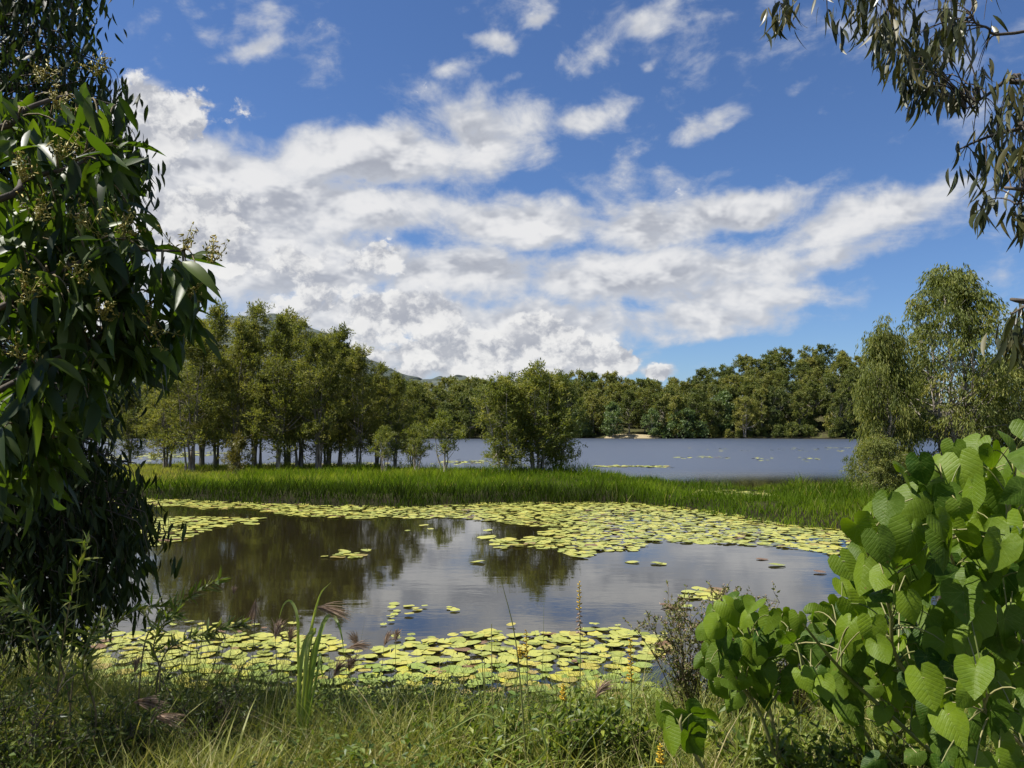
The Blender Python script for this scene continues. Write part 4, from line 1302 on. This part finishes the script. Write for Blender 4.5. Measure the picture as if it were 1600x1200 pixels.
# tall thin stalks and tufts that rise above the rest
tx = rng.uniform(-5.5, 4.5, 640); ty = rng.uniform(3.6, 8.4, 640)
tk = (poly_dist(tx, ty, BANK) > .05)
for cx_, cy_ in zip(tx[tk], ty[tk]):
    n_ = int(rng.integers(8, 26))
    gx2 = cx_ + rng.normal(size=n_) * .06; gy2 = cy_ + rng.normal(size=n_) * .06
    a = rng.uniform(0, 6.28, n_); lean = rng.uniform(.05, .42, n_)
    D = unit(np.stack([np.cos(a) * lean, np.sin(a) * lean, np.ones(n_)], -1))
    C = np.stack([np.cos(a), np.sin(a), np.full(n_, -.5)], -1) * rng.uniform(.05, .5, n_)[:, None]
    b_ = rng.uniform(0, 6.28, n_)
    S = np.stack([np.cos(b_), np.sin(b_), np.zeros(n_)], -1)
    blades(mb, np.stack([gx2, gy2, height(gx2, gy2) - .02], -1), D, C, rng.uniform(.3, .5 + .09 * (cy_ - 3.5)) * 1.15 * rng.uniform(.5, 1.1, n_), rng.uniform(.003, .007, n_), S, [1, .95, .8, .5, .05], np.clip(rng.normal(.42, .28) + rng.normal(size=n_) * .15, 0, 1))
for cx_, cy_ in zip(rng.uniform(-3.2, 2.6, 80), rng.uniform(3.7, 7.0, 80)):
    n_ = int(rng.integers(5, 12))
    gx2 = cx_ + rng.normal(size=n_) * .04; gy2 = cy_ + rng.normal(size=n_) * .04
    a = rng.uniform(0, 6.28, n_); lean = rng.uniform(.1, .6, n_)
    D = unit(np.stack([np.cos(a) * lean, np.sin(a) * lean, np.ones(n_)], -1))
    C = np.stack([np.cos(a), np.sin(a), np.full(n_, -.8)], -1) * rng.uniform(.15, .6, n_)[:, None]
    S = unit(np.cross(D, np.stack([np.cos(a), np.sin(a), np.zeros(n_)], -1)) + rng.normal(size=(n_, 3)) * .2)
    blades(mb, np.stack([gx2, gy2, height(gx2, gy2) - .02], -1), D, C, rng.uniform(.35, .7) * rng.uniform(.6, 1.1, n_), rng.uniform(.007, .014, n_), S, [.7, 1, .95, .8, .5, .05], np.clip(rng.normal(.45, .12) + rng.normal(size=n_) * .1, 0, .8))
stuff(link('bank_grass', mb.mesh('bank_grass', M_BGR, smooth=False)), 'tangled green and straw-coloured grass on the near bank', 'grass')

mb = MB()
gx, gy, d = bank_pts(52000, .05)
den = vnoise(gx, gy, .6, 13)
k_ = rng.random(len(gx)) < np.clip((den - .36) * 1.6, 0, 1)
gx, gy = gx[k_], gy[k_]
z = height(gx, gy)
n_ = len(gx)
nl_ = 7
hgt = (.12 + .30 * vnoise(gx, gy, .8, 15)) * rng.uniform(.5, 1.2, n_)
u = rng.uniform(.25, 1.05, (n_, nl_))
P = np.stack([gx, gy, z], -1)[:, None, :] + np.array([0, 0, 1.0]) * (hgt[:, None] * u)[..., None] + rng.normal(size=(n_, nl_, 3)) * np.array([.03, .03, .012])
P = P.reshape(-1, 3)
D = rdir(rng, len(P)) * np.array([1, 1, .5]) + np.array([0, 0, .15])
Nn = rdir(rng, len(P)) * .6 + np.array([0, 0, .9])
L = rng.uniform(.018, .05, len(P))
leaf_quads(mb, P, D, Nn, L, L * rng.uniform(.35, .6, len(P)), np.clip(np.repeat(.2 + .5 * vnoise(gx, gy, .5, 17), nl_) + rng.normal(size=len(P)) * .18, 0, 1))
stuff(link('bank_herbs', mb.mesh('bank_herbs', M_HERB, smooth=False)), 'low broad-leaved herbs growing through the grass of the near bank', 'ground cover')

# ------------------------------------------------------------------ single plants on the bank
M_CANE = leaf_mat('cane_leaf', [(0.17, 0.25, 0.05), (0.36, 0.40, 0.12)], (1.6, 1.7, .6), .4, .4, .4)
M_SEED = leaf_mat('seed_head', [(0.18, 0.125, 0.08), (0.44, 0.33, 0.25)], (1.2, 1.1, .9), .3, .8, .1)
M_YEL = leaf_mat('yellow_flower', [(0.48, 0.30, 0.02), (0.62, 0.46, 0.05)], (1.2, 1.1, .5), .25, .6, .2)


def gz(x, y):
    return float(height(np.array([x]), np.array([y]))[0])


def ribbon(name, parent, base, pts, w, mat, tint=.5, n=16, side=None, wp=None):
    l = spline(pts, n)
    T = unit(np.gradient(l, axis=0))
    S = unit(np.cross(T, np.array([.15, -.9, .35]) if side is None else side))
    t = np.linspace(0, 1, n)
    ww = (w * np.minimum(1, (1 - t) * 2.2) * (.55 + .45 * np.minimum(1, t * 4)) if wp is None else wp)[:, None] * .5
    ww = np.maximum(ww, .0006)
    U = np.cross(S, T)
    v = np.stack([l - S * ww + U * ww * .5, l, l + S * ww + U * ww * .5], 1).reshape(-1, 3)
    q = []
    for a in range(n - 1):
        q += [(a * 3, a * 3 + 1, a * 3 + 4, a * 3 + 3), (a * 3 + 1, a * 3 + 2, a * 3 + 5, a * 3 + 4)]
    m_ = MB(); m_.add(v, q, tint=tint)
    return link(name, m_.mesh(name, mat, origin=base), parent)


def ground_at(x, Y):
    X_ = (x - 800) / F_PX * Y
    return np.array([X_, Y, gz(X_, Y)])


rng = np.random.default_rng(61)
# tall broad-bladed cane grass
Yc = 5.0
base = ground_at(475, Yc)
cane = thing('cane_grass', 'tall cane grass with broad arching pale green blades on the bank', 'grass', tuple(base))
for pts, w in [([(470, 1110), (478, 1030), (486, 985), (500, 930), (517, 910)], .018), ([(478, 1110), (490, 1040), (505, 975), (520, 962), (532, 985), (539, 1030)], .026), ([(474, 1105), (480, 1020), (492, 985), (480, 995), (468, 1018)], .030),
               ([(468, 1110), (466, 1020), (465, 965), (455, 940), (443, 945), (434, 975)], .017), ([(484, 1110), (496, 1050), (500, 1020), (503, 1050), (507, 1070)], .014), ([(465, 1105), (468, 1060), (478, 1000), (488, 985)], .026), ([(482, 1105), (484, 1050), (493, 1005), (497, 990)], .024)]:
    ribbon('blade', cane, base, [base + [rng.normal() * .01, 0, -.02]] + [at(x, y, Yc + rng.normal() * .03) for x, y in pts[1:]], w, M_CANE, rng.random())
# arching blade at the bottom
base = ground_at(640, 3.9)
arch = thing('arching_grass', 'long arching grass blades bending over at the bottom centre of the bank', 'grass', tuple(base))
for pts, w in [([(660, 1175), (720, 1130), (755, 1115), (785, 1130), (800, 1145)], .010), ([(760, 1180), (800, 1160), (822, 1148), (832, 1160), (826, 1195)], .009), ([(838, 1190), (845, 1140), (860, 1130), (875, 1145), (883, 1170)], .014), ([(745, 1210), (760, 1180), (775, 1155)], .016)]:
    ribbon('blade', arch, base, [base] + [at(x, y, 3.85) for x, y in pts], w, M_CANE, rng.random())


def stem_thing(name, label, cat, x, Y, top, r, mat=None, lean=0, group=None):
    b = ground_at(x + lean, Y)
    e = thing(name, label, cat, tuple(b), group)
    l = spline([b + [0, 0, -.03], (b + at(*top, Y)) / 2 + np.array([rng.normal() * .015, 0, 0]), at(*top, Y)], 10)
    m_ = MB(); tube(m_, l, np.linspace(r, r * .5, 10), 5, tint=rng.random())
    link('stem', m_.mesh('stem', mat or M_STALK, origin=b), e)
    return e, b, l


def feather(e, b, p, d, s, n, rng, spread=.22, curve=-.3):
    m_ = MB()
    d = unit(d)
    P = np.repeat(p[None], n, 0) + d * rng.uniform(0, .35, n)[:, None] * s
    D = unit(d + rng.normal(size=(n, 3)) * spread)
    C = np.tile(np.array([d[0] * .3, 0, curve]), (n, 1))
    S = unit(rng.normal(size=(n, 3)))
    blades(m_, P, D, C, rng.uniform(.5, 1, n) * s, np.full(n, .0045), S, [.5, 1, .9, .15], rng.random(n))
    link('seed_head', m_.mesh('seed_head', M_SEED, origin=b), e)


# drooping and feathery seed heads
FEATH = [(400, 935, 5.2, -.1, -.9, .09, 'brown drooping seed head left of the cane grass'), (492, 948, 5.0, .9, -.1, .11, 'brown bent seed head above the cane grass blades'), (430, 1000, 4.8, .1, 1, .10, 'pale feathery seed head left of the cane grass base'), (452, 1006, 4.9, .15, 1, .09, 'pale feathery seed head touching the cane grass base'),
         (560, 1012, 5.4, -.3, 1, .09, 'pinkish feathery seed head right of the cane grass'), (600, 1010, 5.6, .3, 1, .09, 'pinkish feathery seed head over open water near the centre'), (618, 1004, 5.5, .1, 1, .07, 'small pinkish seed head beside the central feathery one'), (540, 1015, 5.3, .7, .3, .09, 'leaning pale seed head right of the cane grass'),
         (205, 1098, 4.6, .8, .1, .10, 'straw-coloured seed head in the shaded left corner'), (235, 1122, 4.4, .7, .2, .10, 'straw-coloured bent seed head low at left'), (520, 1060, 4.9, .4, .9, .11, 'bushy brown seed head over the lily pads right of the cane'), (545, 1050, 4.9, .2, .9, .10, 'bushy tan seed head over the lily pads'),
         (210, 1052, 4.9, .1, 1, .08, 'reddish brown seed head before the left lily pads'), (365, 930, 5.6, .0, 1, .05, 'tiny pale seed head against the dark reflection'), (930, 1092, 4.4, .4, .8, .09, 'reddish seed head low before the right lily pads')]
for (x, y, Yv, dx, dz, s_, lab) in FEATH:
    e, b, l = stem_thing('feather_grass', lab, 'grass', x, Yv, (x, y), .0028, lean=rng.normal() * 25, group='grass seed heads on the bank')
    feather(e, b, l[-1], np.array([dx, rng.normal() * .2, dz]), s_ * 1.5, 80, rng)

# yellow flower spikes (rattlepods)
FV = [lance_mesh('leaf', leaf_mat('spike_leaf', [(0.05, 0.09, .016), (.10, .16, .025)], (1.5, 1.6, .6), .32, obj=1.0), b, .25, s, 3, .38) for b, s in [(.1, .1), (.3, -.1)]]
SPIKES = [(905, 910, 4.6, 990, .20, 'tallest rattlepod spike with brown pods and yellow tip', 1), (985, 1000, 4.5, 1065, .15, 'yellow rattlepod spike near the wispy shrub', 0), (822, 985, 4.7, 1030, .06, 'slender stalk with a small yellow tip left of the tallest spike', 0), (812, 1012, 4.7, 1030, .04, 'short stalk with a yellow bud before the lily pads', 0),
          (880, 1070, 4.3, 1095, .06, 'low stem with a yellow flower over the lily pads', 0), (1032, 1165, 3.5, 1195, .05, 'small yellow flower spike low at the right of the bank', 0), (768, 975, 4.6, 1010, .0, 'bare dark stalk with thin leaves left of the rattlepods', 0)]
for (x, y, Yv, y2, s_, lab, pods) in SPIKES:
    e, b, l = stem_thing('rattlepod', lab, 'flower', x, Yv, (x, y), .0042, M_STALK, lean=rng.normal() * 10, group='rattlepods on the bank')
    n_ = int(14 + s_ * 120) if s_ > 0 else 0
    p0, p1 = at(x, y2, Yv), l[-1]
    for i_ in range(n_):
        u = i_ / max(n_ - 1, 1)
        c_ = p0 + (p1 - p0) * u
        a = i_ * 2.4
        d_ = np.array([math.cos(a), math.sin(a), -.25 if pods and u < .45 else .45])
        m_ = MB()
        sz = (.013 - .006 * u)
        tube(m_, [c_, c_ + d_ * sz * .6, c_ + d_ * sz * 1.5, c_ + d_ * sz * 1.9], [.0012, sz * .45, sz * .38, .0006], 5, tint=rng.random())
        link('pod' if pods and u < .45 else 'flower', m_.mesh('flower', M_SEED if pods and u < .45 else M_YEL, origin=b), e)
    for i_ in range(22):
        u = rng.uniform(.05, .62)
        c_ = l[int(u * 9)]
        a = rng.uniform(0, 6.28)
        put_leaf('leaf', FV[i_ % 2][2], e, b, c_ + [0, 0, rng.uniform(0, .05)], np.array([math.cos(a), math.sin(a), .35]), np.array([0, 0, 1.0]) + rng.normal(size=3) * .3, rng.uniform(.04, .075))

# thin upright reeds
for (x0, y0, x1, y1, Yv, r, lab) in [(825, 1130, 783, 905, 4.2, .0055, 'long leaning green reed blade in front of the water'), (838, 1140, 850, 930, 4.5, .002, 'hair-thin grass stalk right of the leaning reed'), (300, 1130, 318, 930, 4.6, .003, 'thin dead stem rising from the shaded grass'), (90, 1150, 130, 835, 4.2, .004, 'tall reddish stem in the shade at far left')]:
    b = ground_at(x0, Yv)
    e = thing('reed', lab, 'reed', tuple(b))
    l = spline([b, at((x0 + x1) / 2 + 4, (y0 + y1) / 2, Yv), at(x1, y1, Yv)], 10)
    m_ = MB(); tube(m_, l, np.linspace(r, r * .25, 10), 5, tint=rng.random() * .5)
    link('stem', m_.mesh('stem', M_STALK, origin=b), e)

# narrow-leaved sprigs (bottlebrush) at the left
M_SPR = leaf_mat('sprig_leaf', [(0.055, 0.090, 0.016), (0.12, 0.155, 0.030), (.20, .20, .05)], (1.5, 1.6, .6), .35, .42, .4, obj=1.0)
SV = [lance_mesh('leaf', M_SPR, b, .2, s, 3, .17) for b, s in [(.05, .1), (.2, -.1), (.12, .0)]]
SPRIGS = [
    ('arching bottlebrush sprig reaching over the left lily pads', [(120, 1030), (165, 990), (215, 952), (262, 948)], 5.0, 44), ('upright tip of bottlebrush against the dark reflection', [(225, 1010), (260, 960), (300, 930), (348, 903)], 5.1, 46),
    ('low feathery bottlebrush spray beside the left lily pads', [(250, 1040), (290, 1000), (335, 985), (382, 976)], 5.0, 60), ('bottlebrush stem standing upright before the dark tree', [(85, 1130), (95, 1030), (112, 930), (140, 835)], 4.3, 40),
    ('bottlebrush sprig in the shade at the left edge', [(20, 1130), (60, 1040), (40, 960), (15, 935)], 4.2, 46), ('leafy bottlebrush sprig leaning left in the shade', [(110, 1110), (80, 1000), (40, 950), (10, 900)], 4.4, 44), ('bottlebrush sprig low in the left grass', [(150, 1120), (130, 1050), (140, 1000), (165, 960)], 4.4, 40),
    ('short bottlebrush sprig above the left lily pads', [(250, 1060), (240, 1010), (255, 975), (280, 955)], 4.9, 40)]
for lab, pp, Yv, n_ in SPRIGS:
    n_ = int(n_ * 1.9)
    b = ground_at(pp[0][0], Yv - .1)
    e = thing('bottlebrush', lab, 'shrub', tuple(b), 'bottlebrush sprigs at the left')
    l = spline([b + [0, 0, -.03]] + [at(x, y, Yv) for x, y in pp], 30)
    m_ = MB(); tube(m_, l, np.linspace(.006, .002, 30), 5)
    link('stem', m_.mesh('stem', M_TWIG, origin=b), e)
    T = unit(np.gradient(l, axis=0))
    for i_ in range(n_):
        u = 9 + int(20 * (i_ / n_) ** .8)
        d_ = T[u] * .75 + rdir(rng, 1)[0] * .8
        put_leaf('leaf', SV[i_ % 3][2], e, b, l[u], d_, rdir(rng, 1)[0] + np.array([0, 0, .6]), rng.uniform(.05, .115))

# shaded bushy growth at lower left: fine-leaved bushes
M_LB = leaf_mat('low_bush_leaf', [(0.030, 0.050, 0.012), (0.07, 0.10, 0.02), (.12, .14, .03)], (1.5, 1.6, .6), .3, .45, .35)


def fine_bush(name, label, base, stems, ntw, L, Wd, mat, bark, rng, spread=.5, hgt=.8, up_=.7, pod=None):
    e = thing(name, label, 'shrub', tuple(base))
    sm, lm = MB(), MB()
    pm = MB()
    for s_ in range(stems):
        a = rng.uniform(0, 6.28)
        tip = base + np.array([math.cos(a) * spread * rng.uniform(.2, 1), math.sin(a) * spread * .7 * rng.uniform(.2, 1), hgt * rng.uniform(.55, 1)])
        l = bez(base + rng.normal(size=3) * [.05, .05, 0] - [0, 0, .03], base + (tip - base) * [.35, .35, .65], tip, 10)
        tube(sm, l, np.linspace(.006, .0015, 10), 4, tint=rng.random())
        for _ in range(ntw):
            j = rng.integers(2, 10)
            d_ = unit(rdir(rng, 1)[0] + np.array([0, 0, up_]))
            ln = rng.uniform(.06, .20)
            q_ = l[j] + d_ * ln
            tube(sm, [l[j], (l[j] + q_) / 2 + rng.normal(size=3) * .008, q_], [.0022, .0016, .001], 3, tint=rng.random())
            n_ = rng.integers(5, 10)
            P = l[j] + d_ * (ln * rng.uniform(.2, 1.05, n_))[:, None]
            ll = L * rng.uniform(.6, 1.3, n_)
            leaf_quads(lm, P, d_ * .5 + rdir(rng, n_) * .8, rdir(rng, n_) + [0, 0, .6], ll, ll * Wd, rng.random(n_))
            if pod is not None:
                for _k in range(2):
                    c_ = l[j] + d_ * ln * rng.uniform(.6, 1.1)
                    tube(pm, [c_, c_ + rdir(rng, 1)[0] * .008, c_ + rdir(rng, 1)[0] * .014], [.0015, .0042, .001], 4, tint=rng.random())
    link('stem', sm.mesh('stem', bark, origin=base), e)
    stuff(link('foliage', lm.mesh('foliage', mat, smooth=False, origin=base), e))
    if pod is not None:
        stuff(link('seed_pods', pm.mesh('seed_pods', pod, origin=base), e))
    return e


for (x, Yv, lab, hg, sp) in [(30, 4.0, 'dark fine-leaved bush in the lower left corner', .6, .55), (130, 4.2, 'shaded fine-leaved bush beside the corner bush', .36, .5), (230, 4.5, 'thin shaded bush before the left lily pads', .36, .4), (330, 4.8, 'wispy weed tuft left of the cane grass', .5, .4), (-40, 5.2, 'dark fine-leaved bush under the drooping tree', .9, .6)]:
    fine_bush('low_bush', lab, ground_at(x, Yv), 15, 15, .042, .28, M_LB, M_BARK, rng, sp, hg)
M_WB = leaf_mat('wispy_leaf', [(0.075, 0.095, 0.025), (0.15, 0.17, 0.04), (.24, .22, .09)], (1.5, 1.5, .7), .3, .5, .3)
for (x, Yv, lab, hg, sp) in [(1075, 5.6, 'wispy dry shrub with tiny leaves left of the heart-leaved shoot', .95, .42), (1150, 5.6, 'wispy shrub with seed pods behind the heart-leaved shoot', .95, .45), (1235, 5.4, 'thin wispy shrub between the shoot and the large shrub', .75, .35)]:
    fine_bush('wispy_shrub', lab, ground_at(x, Yv), 18, 20, .030, .45, M_WB, M_TWIG, rng, sp, hg, 1.0, M_SEED)
for (x, Yv, lab, hg) in [(1300, 3.6, 'tangle of small-leaved herbs under the large shrub', .35), (1390, 3.4, 'leafy herb tangle at the foot of the large shrub', .3), (1180, 3.9, 'dry twiggy weeds under the heart-leaved shoot', .3), (900, 4.4, 'dark green leafy weed below the tallest rattlepod', .38), (745, 4.6, 'leafy weed between cane grass and rattlepods', .28), (680, 4.7, 'small leafy weed at the water edge in the centre', .28), (1000, 4.4, 'leafy weed below the yellow rattlepod spike', .3)]:
    fine_bush('leafy_weed', lab, ground_at(x, Yv), 12, 12, .05, .45, M_HERB, M_TWIG, rng, .32, hg)
# sedge sprays in the pond side tall grass clumps along the water edge
print('heart leaves', nl, nl2, 'forest', nfor, 'pads', len(near), len(far), 'tris', sum(len(m.loops) - 2 * len(m.polygons) for m in bpy.data.meshes))
